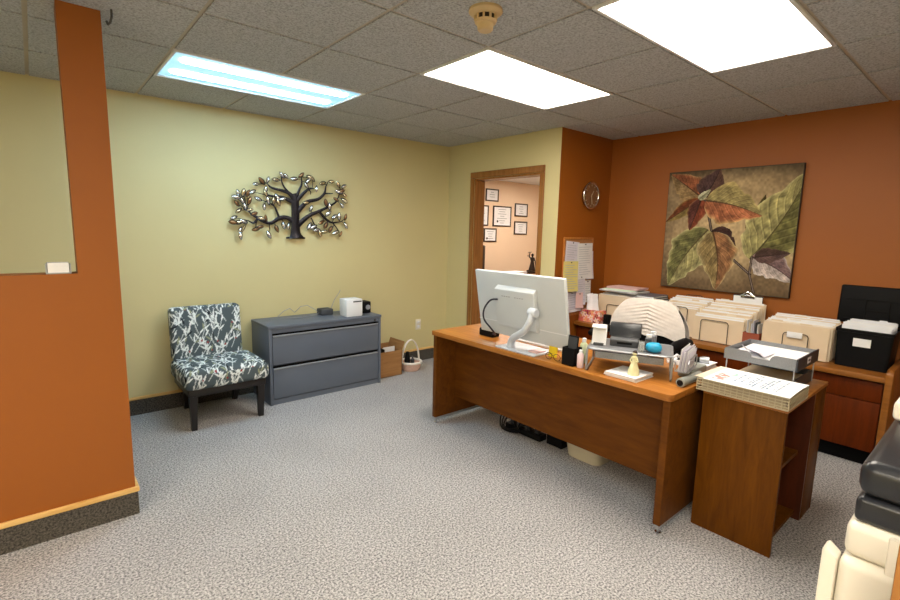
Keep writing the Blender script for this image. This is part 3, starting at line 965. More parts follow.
# ------------------------------------------------------------------ painting
PYL, PYR, PZ0, PZ1 = -2.200, -3.240, 1.030, 2.076
pt = thing('canvas_painting', 'large square canvas painting of brown and green autumn leaves', 'painting', (REC - .02, (PYL + PYR) / 2, PZ0))
build('stretcher', MB().box(REC - .036, REC - .0005, PYR, PYL, PZ0, PZ1, bev=.003), M['canvasedge'], pt)
mb = MB()
NP = 300
mb.sheet(lambda u, v_: Vector((REC - .0365, PYL + (PYR - PYL) * (.004 + .992 * u), PZ1 + (PZ0 - PZ1) * (.004 + .992 * v_))), NP, NP)
cv = build('canvas', mb, M['canvas'], pt)
def leaf_layer(c, u, v_, b0, tip, w_, top, bot, rib, bend=0.0, seed=1, edge=None, mid=.38):
    bx, by_ = b0
    dx, dy = tip[0] - bx, tip[1] - by_
    L = math.hypot(dx, dy)
    ax, ay = dx / L, dy / L
    p = ((u - bx) * ax + (v_ - by_) * ay) / L
    q = (-(u - bx) * ay + (v_ - by_) * ax)
    q = q - bend * np.sin(np.pi * np.clip(p, 0, 1)) 
    wob = 1 + .12 * (vnoise(p, p * 0 + np.sign(q), 12, seed) - .5) * 2
    pp = np.clip(p, 0, 1)
    prof = np.where(pp < mid, np.sqrt(np.clip(1 - ((pp - mid) / mid) ** 2, 0, 1)), np.clip(1 - ((pp - mid) / (1 - mid)), 0, 1) ** .75)
    half = w_ * .5 * prof * wob
    m = (p > 0) & (p < 1) & (np.abs(q) < half)
    t = np.clip(np.abs(q) / np.maximum(half, 1e-5), 0, 1)
    n = vnoise(u, v_, 26, seed + 3)
    n2 = vnoise(p * 3 + t * .8, t * 2 + np.sign(q), 9, seed + 7)
    top, bot, rib = np.array(top, float), np.array(bot, float), np.array(rib, float)
    a = np.where((q < 0)[:, None], top, bot)
    sh = (.76 + .42 * n + .22 * (n2 - .5))[:, None]
    col = a * sh
    ph = (p * 9 - t * 3.0)
    ve = np.abs(ph - np.round(ph)) < .07
    col = np.where((ve & (t > .06))[:, None], col * .84, col)
    side = (p * 9 - t * 3.0 + .18)
    hi = np.abs(side - np.round(side)) < .09
    col = np.where((hi & ~ve)[:, None], np.clip(col * 1.10 + 5, 0, 255), col)
    col = np.where((np.abs(q) < .006 * (1.2 - pp))[:, None], rib, col)
    e = np.array(edge if edge is not None else top * 1.25)
    ew = np.clip((t - .70) / .30, 0, 1)[:, None] ** 1.6 * .8
    col = col * (1 - ew) + e * (.8 + .3 * n)[:, None] * ew
    c[m] = np.clip(col, 0, 255)[m]
def canvas_rgb(co):
    inv = ROOT[pt.name]
    w_ = co - np.array(inv.translation)
    u = (w_[:, 1] - PYL) / (PYR - PYL)
    v_ = (w_[:, 2] - PZ1) / (PZ0 - PZ1)
    n = .5 * vnoise(u, v_, 7, 1) + .3 * vnoise(u, v_, 17, 2) + .2 * vnoise(u, v_, 45, 3)
    a, b = np.array((164., 142., 108.)), np.array((104., 86., 64.))
    c = a * n[:, None] + b * (1 - n[:, None])
    # the artist's own tones: paler behind the middle, umber ground at the foot
    k = np.clip(1.2 - 1.7 * np.hypot(u - .58, v_ - .42), 0, 1)
    c = c + k[:, None] * np.array((48., 44., 34.))
    g = np.clip((v_ - .72) / .28, 0, 1)[:, None]
    c = c * (1 - .5 * g) + np.array((58., 40., 26.)) * .5 * g
    g2 = np.clip((.10 - v_) / .10, 0, 1)[:, None]
    c = c * (1 - .35 * g2)
    LL = lambda *a_, **k_: leaf_layer(c, u, v_, *a_, **k_)
    LL((.72, .70), (.77, .22), .16, (84, 74, 38), (60, 50, 28), (40, 32, 20), bend=-.02, seed=21)
    LL((.71, .72), (1.04, .06), .42, (156, 148, 98), (108, 104, 60), (80, 72, 44), bend=.03, seed=22, edge=(214, 206, 150), mid=.45)
    LL((.72, .70), (1.03, .88), .22, (120, 96, 96), (178, 164, 158), (80, 62, 60), bend=-.02, seed=23, edge=(206, 196, 190))
    LL((.74, .70), (.98, .66), .12, (76, 56, 50), (92, 70, 66), (60, 44, 40), seed=24)
    # stem
    for (x0, y0, x1, y1, ww) in ((.33, .25, .405, .53, .011), (.405, .53, .55, .70, .010), (.55, .70, .72, .84, .010), (.72, .70, .715, .84, .009), (.715, .84, .76, .98, .009), (.36, .33, .30, .24, .012)):
        dx, dy = x1 - x0, y1 - y0
        t = np.clip(((u - x0) * dx + (v_ - y0) * dy) / (dx * dx + dy * dy), 0, 1)
        d = np.hypot(u - x0 - t * dx, v_ - y0 - t * dy)
        c[d < ww] = (58, 46, 44)
        c[d < ww * .35] = (120, 106, 96)
    LL((.40, .50), (.60, .66), .20, (66, 44, 42), (86, 58, 50), (44, 30, 30), seed=25)
    LL((.37, .49), (.07, .99), .36, (150, 142, 96), (106, 104, 64), (84, 74, 48), bend=.03, seed=26, edge=(206, 198, 146))
    LL((.41, .51), (.47, .985), .30, (138, 98, 66), (136, 116, 76), (84, 58, 38), bend=-.03, seed=27, edge=(202, 186, 138))
    LL((.29, .22), (.02, .02), .24, (140, 116, 80), (152, 92, 62), (88, 62, 46), seed=28, edge=(180, 150, 104))
    LL((.28, .24), (.0, .43), .13, (136, 116, 66), (110, 60, 36), (80, 56, 36), seed=29)
    LL((.29, .24), (.215, .50), .16, (124, 62, 42), (88, 50, 44), (60, 38, 34), seed=30, edge=(170, 120, 80))
    LL((.31, .22), (.42, .0), .24, (74, 54, 54), (92, 66, 58), (50, 36, 36), bend=.01, seed=31, edge=(120, 92, 78))
    LL((.33, .25), (.76, .38), .33, (156, 142, 94), (168, 104, 72), (92, 70, 48), bend=-.02, seed=32, edge=(206, 184, 124))
    LL((.27, .24), (.36, .16), .06, (190, 190, 160), (160, 160, 130), (120, 120, 96), seed=33)
    br = vnoise(u * 1.2, v_, 55, 9)
    return np.clip(c * (.9 + .2 * br)[:, None], 0, 255)
paint(cv, canvas_rgb)

# ------------------------------------------------------------------ desk
dk = thing('office_desk', 'long brown wooden office desk with modesty panel in the middle', 'desk', (-1.05, -2.457, 0))
dx0, dx1, dyr, dyl, dz = -1.43, -.67, -3.385, -1.530, .74
tp = []
rr = .03
for (cx, cy, a0) in ((dx0 + rr, dyr + rr, 180), (dx1 - rr, dyr + rr, 270), (dx1 - rr, dyl - .004, 0), (dx0 + .004, dyl - .004, 90)):
    r_ = rr if cy < -3 else .004
    for k in range(6):
        a = R(a0 + 90 * k / 5)
        tp.append((cx + r_ * math.cos(a), cy + r_ * math.sin(a)))
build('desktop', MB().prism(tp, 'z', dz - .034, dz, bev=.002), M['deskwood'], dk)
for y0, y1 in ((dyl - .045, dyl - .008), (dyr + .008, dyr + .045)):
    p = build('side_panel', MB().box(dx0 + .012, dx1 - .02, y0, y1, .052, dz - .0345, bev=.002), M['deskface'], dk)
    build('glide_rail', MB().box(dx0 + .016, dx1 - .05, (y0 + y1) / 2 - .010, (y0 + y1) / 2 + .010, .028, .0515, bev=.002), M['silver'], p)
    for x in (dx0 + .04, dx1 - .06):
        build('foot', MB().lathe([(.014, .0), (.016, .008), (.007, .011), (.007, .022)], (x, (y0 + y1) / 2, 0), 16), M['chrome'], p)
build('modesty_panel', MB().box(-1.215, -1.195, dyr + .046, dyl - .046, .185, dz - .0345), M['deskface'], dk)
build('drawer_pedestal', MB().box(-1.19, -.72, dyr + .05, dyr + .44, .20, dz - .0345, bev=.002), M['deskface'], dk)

# monitor
mn = thing('computer_monitor', 'white desktop monitor seen from behind on the desk', 'monitor', (-1.32, -2.36, dz))
piv = Vector((-1.375, -2.35, 1.03))
TM = Matrix.Translation(piv) @ Matrix.Rotation(R(-10.5), 4, 'Y')
# local: x to the user, y along the desk, z up
build('shell', MB().box(-.008, .022, -.37, .37, -.218, .218, bev=.007, seg=3, X=TM), M['monback'], mn)
build('screen', MB().box(.0222, .0235, -.36, .36, -.20, .208, X=TM), M['blacksh'], mn)
hs = MB()
hs.prism([(-.045, .115), (-.045, -.13), (-.0075, -.15), (-.0075, .135)], 'y', -.165, .165, bev=.006)
hs.xf(TM)
build('rear_housing', hs, M['monback'], mn)
v = MB()
for k in range(4):
    v.box(-.0465, -.0445, -.08 + .02 * k, -.068 + .02 * k, .07, .075, X=TM)
    v.box(-.0465, -.0445, .03 + .02 * k, .042 + .02 * k, .07, .075, X=TM)
build('vent_slots', v, M['steelhi'], mn)
build('lower_seam', MB().box(-.0095, -.007, -.368, .368, -.128, -.122, X=TM), M['white'], mn)
hg = MB().lathe([(.024, -.030), (.030, -.02), (.030, .02), (.024, .030)], (-.060, -.165, .0), 24, 'y')
hg.xf(TM)
build('hinge', hg, M['monstand'], mn)
nk = MB()
path = smoothpath([(-1.445, -2.515, 1.02), (-1.465, -2.515, .965), (-1.46, -2.475, .905), (-1.43, -2.40, .862), (-1.40, -2.335, .825), (-1.375, -2.295, .785), (-1.365, -2.285, .752)], 5)
nk.tube([Vector(p) for p in path], [.017 + .010 * i / len(path) for i in range(len(path))], 14, flat=1.0)
build('stand_neck', nk, M['monstand'], mn)
build('stand_base', MB().box(-1.415, -1.20, -2.52, -2.19, dz + .0003, dz + .010, bev=.003), M['monstand'], mn)
ca = MB().tube([Vector(p) for p in smoothpath([(-1.425, -2.21, 1.065), (-1.455, -2.17, 1.055), (-1.465, -2.125, .99), (-1.455, -2.12, .92), (-1.40, -2.14, .85), (-1.28, -2.06, .785), (-1.243, -2.0, .775)], 5)], .006, 8)
build('power_cable', ca, M['cable'], mn)
o = solo('power_adapter', MB().box(-1.24, -1.16, -1.99, -1.85, dz + .0003, dz + .060, bev=.012), M['black'], 'black power adapter block on the desk at the monitor cable end', 'power adapter', (-1.20, -1.92, dz))

# things between monitor and shelf
kb = thing('keyboard', 'low white keyboard on the desk behind the monitor stand', 'keyboard', (-1.08, -2.35, dz))
build('case', MB().box(-1.155, -1.02, -2.58, -2.15, dz + .0003, dz + .014, bev=.004), M['white'], kb)
ks = MB()
for i in range(5):
    for j in range(15):
        ks.box(-1.148 + .025 * i, -1.128 + .025 * i, -2.572 + .028 * j, -2.549 + .028 * j, dz + .0142, dz + .020, bev=.002, seg=1)
build('keys', ks, M['white'], kb)

solo('memo_pad', MB().box(-1.17, -1.165, 0, .01, 0, .01) if False else MB().box(-1.36, -1.27, -2.50, -2.43, dz + .0105, dz + .020, bev=.001), M['pinkpaper'], 'small pinkish memo pad lying on the monitor base', 'notepad', (-1.31, -2.46, dz + .0105))
yn = MB().box(-.004, .004, -.03, .03, 0, .075, X=Matrix.Translation((-1.31, -2.582, dz + .0010)) @ Matrix.Rotation(R(8), 4, 'Y'))
solo('sticky_note_block', yn, M['yellownote'], 'bright yellow note block standing by the corner of the monitor', 'notepad', (-1.31, -2.582, dz))
gl = thing('eyeglasses', 'thin wire eyeglasses lying at the front edge of the desk', 'eyeglasses', (-1.36, -2.635, dz))
e = MB()
for yc in (-2.605, -2.665):
    e.tube([(-1.375, yc + .024 * math.cos(a), dz + .024 + .02 * math.sin(a)) for a in np.linspace(0, 2 * math.pi, 21)[:-1]], .0018, 6, closed=True)
e.tube([(-1.375, -2.629, dz + .028), (-1.375, -2.635, dz + .031), (-1.375, -2.641, dz + .028)], .0018, 6)
build('rims', e, M['wire'], gl)
for yc in (-2.581, -2.689):
    build('temple', MB().tube([(-1.375, yc, dz + .026), (-1.30, yc, dz + .02), (-1.255, yc, dz + .003)], .0018, 6), M['wire'], gl)
cup = thing('clear_tumbler', 'small clear plastic tumbler beside the black pen cup', 'cup', (-1.31, -2.70, dz))
build('glass', MB().lathe([(.026, dz + .0005), (.03, dz + .06), (.028, dz + .06), (.024, dz + .005)], (-1.31, -2.685, 0), 24), M['clear'], cup)
pc = thing('pen_cup', 'tall black square pen cup with a sloped grey front on the desk', 'pen cup', (-1.355, -2.76, dz))
pm = MB()
a0, a1, b0, b1 = -1.395, -1.315, -2.795, -2.715
for q in ((a0, a1, b0, b0 + .005), (a0, a1, b1 - .005, b1), (a0, a0 + .005, b0 + .005, b1 - .005), (a1 - .005, a1, b0 + .005, b1 - .005)):
    pm.box(*q, dz + .0003, dz + .105)
pm.box(a0, a1, b0, b1, dz + .0003, dz + .006)
build('cup', pm, M['black'], pc)
ph = thing('mobile_phone', 'grey mobile phone standing upright in the black pen cup', 'phone', (-1.355, -2.755, dz + .006))
PX_ = Matrix.Translation((-1.36, -2.755, dz + .0068)) @ Matrix.Rotation(R(6), 4, 'Y')
build('body', MB().box(-.005, .005, -.034, .034, 0, .165, bev=.003, X=PX_), M['black'], ph)
build('screen', MB().box(-.0058, -.005, -.030, .030, .01, .157, X=PX_), M['darkgrey'], ph)
def bottle(x, y, r_, h, mt, label, capm):
    o = thing('lotion_bottle', label, 'bottle', (x, y, dz), 0)
    build('body', MB().lathe([(r_ * .9, dz + .0003), (r_, dz + .006), (r_, dz + h * .72), (r_ * .5, dz + h * .84)], (x, y, 0), 20), mt, o)
    build('cap', MB().lathe([(r_ * .52, dz + h * .84), (r_ * .52, dz + h * .98), (r_ * .3, dz + h)], (x, y, 0), 16), capm, o)
bottle(-1.37, -2.825, .019, .105, M['pinkliquid'], 'small pink lotion bottle right of the black pen cup', M['white'])
bottle(-1.262, -2.772, .024, .15, M['greenliquid'], 'pale green bottle between pink bottle and desk shelf', M['white'])


# raised mesh desk shelf
SHELF_FROM = set(bpy.data.objects.keys())
sx0, sx1, sy0, sy1, sz = -1.40, -1.10, -3.318, -2.885, dz + .135
sh = thing('desk_shelf', 'grey wire mesh desk shelf on tubular legs at the end of the desk', 'desk organizer', (-1.25, -3.12, dz))
tbm = MB()
tbm.box(sx0 + .006, sx1 - .006, sy0 + .006, sy1 - .006, sz - .004, sz - .001)
build('mesh_top', tbm, M['greymesh'], sh)
rimp = []
for (cx, cy, a0) in ((sx0 + .03, sy0 + .03, 180), (sx1 - .03, sy0 + .03, 270), (sx1 - .03, sy1 - .03, 0), (sx0 + .03, sy1 - .03, 90)):
    for k in range(5):
        a = R(a0 + 90 * k / 4)
        rimp.append((cx + .03 * math.cos(a), cy + .03 * math.sin(a), sz - .004))
build('rim', MB().tube(rimp, .006, 8, closed=True), M['silver'], sh)
for y in (sy0, sy1):
    build('leg', MB().tube([(sx0 + .03, y, sz - .004), (sx0 + .006, y, sz - .014), (sx0 + .002, y, sz - .03), (sx0 + .002, y, dz + .012), (sx0 + .01, y, dz + .0065), (sx1 - .01, y, dz + .0065), (sx1 - .002, y, dz + .012), (sx1 - .002, y, sz - .03), (sx1 - .006, y, sz - .014), (sx1 - .03, y, sz - .004)], .006, 8), M['silver'], sh)
dw = MB()
dw.box(sx0 + .012, sx1 - .012, sy0 + .04, sy1 - .04, sz - .055, sz - .052)
dw.box(sx0 + .012, sx0 + .015, sy0 + .04, sy1 - .04, sz - .052, sz - .018)
dw.box(sx0 + .012, sx1 - .012, sy0 + .04, sy0 + .043, sz - .052, sz - .008)
dw.box(sx0 + .012, sx1 - .012, sy1 - .043, sy1 - .04, sz - .052, sz - .008)
build('hanging_drawer', dw, M['greymesh'], sh)
def paperstack(name, x0, x1, y0, y1, z0, n, t, label, loc, mt=None, jit=.006, group=None):
    b = MB()
    for k in range(n):
        a = random.uniform(-1, 1) * R(jit * 250)
        cx, cy = (x0 + x1) / 2 + random.uniform(-jit, jit), (y0 + y1) / 2 + random.uniform(-jit, jit)
        b.box(-(x1 - x0) / 2, (x1 - x0) / 2, -(y1 - y0) / 2, (y1 - y0) / 2, 0, t * .92, X=Matrix.Translation((cx, cy, z0 + .0004 + t * k)) @ Matrix.Rotation(a, 4, 'Z'))
    return solo(name, b, mt or M['paper'], label, 'papers', loc, group, smooth=False)


# on the shelf
rp = thing('receipt_printer', 'black slope topped machine with grey base on the desk shelf', 'printer', (-1.20, -3.0, sz))
build('base', MB().prism([(-1.285, sz + .0003), (-1.145, sz + .0003), (-1.145, sz + .06), (-1.27, sz + .045), (-1.285, sz + .034)], 'y', -3.142, -2.992, bev=.003), M['darkgrey'], rp)
build('slot', MB().box(-1.2885, -1.283, -3.11, -3.03, sz + .014, sz + .026), M['blackkick'], rp)
build('lid', MB().prism([(-1.245, sz + .050), (-1.16, sz + .060), (-1.15, sz + .118), (-1.20, sz + .122)], 'y', -3.152, -2.982, bev=.004), M['blacksh'], rp)
wh = thing('paper_roll_holder', 'white sheet curling out of a small holder on the desk shelf', 'paper holder', (-1.24, -2.93, sz))
def curlfn(u, v_):
    y = -2.972 + .078 * (1 - u)
    if v_ < .55:
        t = v_ / .55
        return Vector((-1.30 + .03 * t, y, sz + .001 + .088 * t))
    a = (v_ - .55) / .45 * math.pi * .85
    return Vector((-1.27 - .028 * (1 - math.cos(a)), y, sz + .089 + .030 * math.sin(a)))
build('sheet', MB().sheet(curlfn, 4, 24, .002), M['paper'], wh)
build('holder', MB().box(-1.318, -1.22, -2.96, -2.905, sz + .0003, sz + .012, bev=.002), M['darkgrey'], wh)
bl = MB()
def bluefn(u, v_):
    a, p = u * 2 * math.pi, v_ * math.pi
    k = 1 + .06 * math.sin(5 * a) * math.sin(p)
    return Vector((-1.335 + .040 * k * math.cos(a) * math.sin(p) ** .6, -3.225 + .042 * k * math.sin(a) * math.sin(p) ** .6, sz + .0265 - .026 * math.cos(p)))
bl.sheet(bluefn, 24, 12)
bmesh.ops.remove_doubles(bl.bm, verts=bl.bm.verts, dist=.0003)
solo('blue_pouch', bl, M['blue'], 'bright blue soft pouch on the desk shelf', 'pouch', (-1.335, -3.225, sz))
cb2 = thing('clear_box', 'small clear plastic box left of the blue pouch on shelf', 'box', (-1.335, -3.166, sz))
qq = MB()
for q in ((-1.36, -1.31, -3.178, -3.175), (-1.36, -1.31, -3.151, -3.148), (-1.36, -1.357, -3.175, -3.151), (-1.313, -1.31, -3.175, -3.151)):
    qq.box(*q, sz + .0003, sz + .05)
qq.box(-1.36, -1.31, -3.178, -3.148, sz + .0003, sz + .003)
build('shell', qq, M['clear'], cb2)
for k, (x, y, h, mt_) in enumerate(((-1.23, -3.195, .075, 'white'), (-1.18, -3.215, .085, 'white'), (-1.285, -3.195, .06, 'darkgrey'))):
    o = thing('small_jar', ('white capped jar behind the blue pouch', 'taller white jar right behind the blue pouch', 'dark grey jar behind the clear box on shelf')[k], 'jar', (x, y, sz))
    build('body', MB().lathe([(.019, sz + .0003), (.02, sz + h * .7), (.014, sz + h * .78)], (x, y, 0), 18), M['greymesh'] if mt_ == 'white' else M['darkgrey'], o)
    build('cap', MB().lathe([(.016, sz + h * .78), (.016, sz + h)], (x, y, 0), 18), M[mt_], o)

SHELF_ROT = R(25.6)
for o in list(COL.objects):
    if o.name not in SHELF_FROM and o.parent is None:
        d = o.location - Vector((sx0, sy1, 0))
        o.location = Vector((sx0, sy1, 0)) + Matrix.Rotation(SHELF_ROT, 3, 'Z') @ d
        o.rotation_euler.z += SHELF_ROT
ROOT[sh.name] = (Matrix.Translation(sh.location) @ Matrix.Rotation(SHELF_ROT, 4, 'Z')).inverted()
RK = Matrix.Translation((-1.197, -3.352, dz + .060)) @ Matrix.Rotation(R(12), 4, 'Z')
lr = MB()
for y in (0, .062):
    lr.tube([(0, y, .002), (0, y, .05), (.015, y, .065), (.195, y, .065), (.21, y, .05), (.21, y, .002)], .003, 8)
lr.box(0, .21, -.002, .064, 0, .0025)
lr.tube([(0, .062, .05), (-.006, .074, .055)], .003, 6)
lr.xf(RK)
build('letter_rack', lr, M['silver'], sh)
for k in range(6):
    e = MB().box(.004 + .006 * (k % 2), .202, -.0012, .0012, 0, .10 + .009 * (k % 3), X=RK @ Matrix.Translation((0, .012 + .0075 * k, .0030)) @ Matrix.Rotation(R(5), 4, 'X'))
    loc_ = RK @ Vector((.1, .012 + .0075 * k, .003))
    solo('letter_envelope', e, M['paper'] if k % 2 else M['lilacpaper'], 'white envelope standing in the rack at the end of the desk shelf', 'envelope', tuple(loc_), 'envelopes in the desk shelf rack')
paperstack('paper_stack', -1.385, -1.20, -3.17, -2.99, dz, 5, .0048, 'stack of white paper lying under the desk shelf', (-1.29, -3.08, dz))

# little dress figure
ax_, ay_, z0 = -1.328, -3.128, dz + .0248
dl = thing('angel_figurine', 'small cream figurine in a flared dress on the papers before the desk shelf', 'figurine', (ax_, ay_, z0))
build('dress', MB().lathe([(.030, z0), (.028, z0 + .02), (.014, z0 + .070), (.011, z0 + .080), (.015, z0 + .096), (.006, z0 + .104)], (ax_, ay_, 0), 20), M['dollcream'], dl)
build('head', MB().ball((ax_, ay_, z0 + .116), .0125, n=14), M['dollcream'], dl)
build('hair', MB().ball((ax_ + .002, ay_, z0 + .120), .0135, .0135, .012, 14), M['bronze'], dl)
for s_ in (-1, 1):
    build('arm', MB().tube([(ax_, ay_ + s_ * .012, z0 + .094), (ax_ - .003, ay_ + s_ * .022, z0 + .076), (ax_ - .010, ay_ + s_ * .010, z0 + .066)], [.005, .004, .003], 8), M['dollcream'], dl)

# hole punch, torch, papers at the far end of the desk
hp = thing('hole_punch', 'grey metal hole punch with a tube handle at the desk corner', 'hole punch', (-1.1, -3.3, dz))
build('base', MB().box(-1.06, -.88, -3.322, -3.240, dz + .0003, dz + .05, bev=.006), M['punch'], hp)
build('handle_tube', MB().lathe([(.017, -1.265), (.023, -1.262), (.023, -1.03), (.017, -1.028)], (0, -3.347, dz + .0235), 24, 'x'), M['punch'], hp)
build('tube_mouth', MB().lathe([(.016, -1.2655), (.016, -1.264)], (0, -3.347, dz + .0235), 24, 'x'), M['black'], hp)
tc_ = thing('flashlight', 'black flashlight with silver head lying on white papers', 'flashlight', (-.80, -3.19, dz))
fz_ = dz + .045
build('barrel', MB().tube([(-.83, -3.13, fz_), (-.78, -3.24, fz_)], .016, 16), M['black'], tc_)
build('head', MB().tube([(-.78, -3.24, fz_), (-.772, -3.258, fz_), (-.76, -3.285, fz_)], [.017, .022, .022], 16), M['silver'], tc_)
paperstack('paper_pile', -.85, -.69, -3.30, -3.08, dz, 6, .0047, 'pile of white papers at the back corner of the desk', (-.77, -3.19, dz))
solo('white_clip', MB().tube([(-.95, -3.16, dz + .009), (-.93, -3.15, dz + .06), (-.90, -3.16, dz + .075), (-.89, -3.18, dz + .062)], [.009, .008, .008, .006], 10), M['white'], 'small white gadget standing behind the envelopes', 'gadget', (-.95, -3.16, dz))

# ------------------------------------------------------------------ small bookcase beside the desk
bx0, bx1, by0, by1, bz = -1.165, -.475, -3.79, -3.425, .735
bs = thing('wooden_bookcase', 'low open wooden bookcase standing against the end of the desk', 'bookcase', (-.82, -3.607, 0))
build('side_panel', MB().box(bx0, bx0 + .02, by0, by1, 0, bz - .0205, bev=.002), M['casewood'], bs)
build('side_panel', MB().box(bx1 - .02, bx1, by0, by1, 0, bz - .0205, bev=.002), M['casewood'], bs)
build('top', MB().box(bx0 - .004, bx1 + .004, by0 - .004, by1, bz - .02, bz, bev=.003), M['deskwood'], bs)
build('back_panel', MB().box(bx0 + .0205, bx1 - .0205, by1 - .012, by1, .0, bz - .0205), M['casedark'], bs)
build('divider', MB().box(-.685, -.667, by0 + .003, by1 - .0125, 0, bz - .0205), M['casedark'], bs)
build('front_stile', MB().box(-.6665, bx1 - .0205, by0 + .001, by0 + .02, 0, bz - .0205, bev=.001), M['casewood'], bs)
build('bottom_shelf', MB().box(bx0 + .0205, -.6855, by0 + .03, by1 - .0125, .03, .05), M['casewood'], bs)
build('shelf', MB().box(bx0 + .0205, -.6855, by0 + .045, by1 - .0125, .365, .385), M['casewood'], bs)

# wire basket of papers on it
wx0, wx1, wy0, wy1, wz = -1.205, -.908, -3.80, -3.405, bz + .0005
wb = thing('wire_basket', 'shallow cream wire basket full of papers on the bookcase', 'basket', ((wx0 + wx1) / 2, (wy0 + wy1) / 2, bz))
b = MB()
def ring(z, e=0):
    b.tube([(wx0 - e, wy0 - e, z), (wx1 + e, wy0 - e, z), (wx1 + e, wy1 + e, z), (wx0 - e, wy1 + e, z)], .0028, 6, closed=True)
for k in range(5):
    ring(wz + .004 + .0135 * k)
n = 15
for k in range(n + 1):
    y = wy0 + (wy1 - wy0) * k / n
    b.tube([(wx0, y, wz + .058), (wx0, y, wz + .003), (wx1, y, wz + .003), (wx1, y, wz + .058)], .0022, 6)
for k in range(1, n):
    x = wx0 + (wx1 - wx0) * k / n
    b.tube([(x, wy0, wz + .058), (x, wy0, wz + .003), (x, wy1, wz + .003), (x, wy1, wz + .058)], .0022, 6)
build('wires', b, M['basketwire'], wb)
paperstack('paper_stack', wx0 + .016, wx1 - .016, wy0 + .016, wy1 - .016, wz + .006, 10, .0050, 'thick stack of papers inside the cream wire basket', ((wx0 + wx1) / 2, (wy0 + wy1) / 2, wz), M['shadedstack'], jit=.003)
solo('manila_folder', MB().box(-.150, .150, -.2, .2, 0, .003, X=Matrix.Translation(((wx0 + wx1) / 2 + .01, (wy0 + wy1) / 2 + .012, wz + .0615)) @ Matrix.Rotation(R(-2), 4, 'Z')), M['manila2'], 'cream folder lying on top of the wire basket', 'folder', (-1.02, -3.6, wz + .0615))
pg = MB().sheet(lambda u, v_: Vector((wx0 - .012 + (wx1 - wx0 + .012) * u, wy0 - .004 + (wy1 - wy0 - .025) * v_, wz + .0668 + .006 * math.sin(u * 3.1) * (1 - v_) )), 80, 90, .001)
page = solo('printed_page', pg, M['print'], 'white printed page with a pink stamp on the wire basket', 'paper', (-1.02, -3.6, wz + .0665))
LN = [(random.uniform(.55, .8), random.random()) for _ in range(40)]
def page_rgb(co):
    x = (co[:, 0] + -1.02 - wx0 + .012) / (wx1 - wx0 + .012)
    y = (co[:, 1] + -3.6 - wy0 + .004) / (wy1 - wy0 - .025)
    c = np.tile(np.array((238., 242., 246.)), (len(x), 1))
    # lines run along x; the page's head is towards the desk
    k = np.floor((1 - y) * 26).astype(int)
    fr = (1 - y) * 26 - k
    for i in range(40):
        if 6 < i < 22 and i % 4 != 3:
            m = (k == i) & (fr < .5) & (x > .14) & (x < .14 + LN[i][0])
            m &= vnoise(x * 2, y * 0 + i * .37, 40, i) > .35
            c[m] = (110, 130, 152)
    m = (y > .80) & (y < .95) & (x > .15) & (x < .60) & (vnoise(x, y, 22, 4) > .3)
    c[m] = (226, 146, 140)
    m = (y > .74) & (y < .79) & (x > .5) & (x < .85) & (vnoise(x, y, 40, 5) > .45)
    c[m] = (150, 190, 180)
    return c
paint(page, page_rgb)

# two tier letter tray
lx0, lx1, ly0, ly1 = -.900, -.520, -3.745, -3.41
lt = thing('letter_tray', 'two tier grey letter tray with dark label front on the bookcase', 'letter tray', (-.69, -3.58, bz))
z1 = bz + .118
t = MB()
t.box(lx0, lx1, ly0 + .008, ly1, z1, z1 + .004)
t.box(lx0, lx1, ly1 - .004, ly1, z1 + .004, z1 + .055)
t.box(lx1 - .004, lx1, ly0 + .008, ly1 - .004, z1 + .004, z1 + .055)
# near end wall with a curved dip
dip = [(ly0 + .008, z1 + .004), (ly0 + .008, z1 + .06), (ly0 + .09, z1 + .06)]
for k in range(7):
    a = k / 6 * math.pi / 2
    dip.append((ly0 + .09 + .03 * math.sin(a), z1 + .03 + .03 * math.cos(a)))
for k in range(7):
    a = k / 6 * math.pi / 2
    dip.append((ly1 - .10 + .0 - .03 * math.cos(a), z1 + .03 + .03 * math.sin(a)))
dip += [(ly1 - .004, z1 + .06), (ly1 - .004, z1 + .004)]
t.prism(dip, 'x', lx0, lx0 + .004)
build('upper_tray', t, M['greymesh'], lt)
fp = build('front_panel', MB().box(lx0, lx1, ly0, ly0 + .0075, z1 - .004, z1 + .062, bev=.002), M['trayfront'], lt)
build('label_card', MB().box(-.735, -.675, ly0 - .0015, ly0 - .0002, z1 + .014, z1 + .046), M['lilacpaper'], fp)
build('label_mark', MB().box(-.722, -.688, ly0 - .0024, ly0 - .0016, z1 + .026, z1 + .035), M['cable'], fp)
for x, y in ((lx0 + .012, ly0 + .014), (lx1 - .012, ly0 + .014), (lx1 - .012, ly1 - .01)):
    build('leg', MB().cyl((x, y, bz + .0003), (x, y, z1 - .0003), .0032, n=10), M['silver'], lt)
build('leg', MB().cyl((lx0 + .012, ly1 - .012, bz + .0003), (lx0 + .012, ly1 - .012, z1 - .0003), .0032, n=10), M['silver'], lt)
lw = MB().box(-.845, lx1, ly0 + .02, ly1 - .002, bz + .0003, bz + .005).box(-.845, -.841, ly0 + .02, ly1 - .02, bz + .005, bz + .05).box(lx1 - .004, lx1, ly0 + .02, ly1 - .02, bz + .005, bz + .055).box(-.845, lx1, ly0 + .016, ly0 + .02, bz + .0003, bz + .062)
build('lower_tray', lw, M['darkgrey'], lt)
paperstack('tray_papers', lx0 + .012, lx1 - .012, ly0 + .02, ly1 - .02, z1 + .0045, 6, .0048, 'white papers lying in the upper letter tray', (-.69, -3.58, z1), jit=.002)
cs_ = MB().sheet(lambda u, v_: Vector((lx0 + .004 + .16 * u, ly1 - .19 + .11 * v_, z1 + .040 + .05 * (1 - u) ** 2 * v_ + .004 * math.sin(6 * v_))), 12, 8, .001)
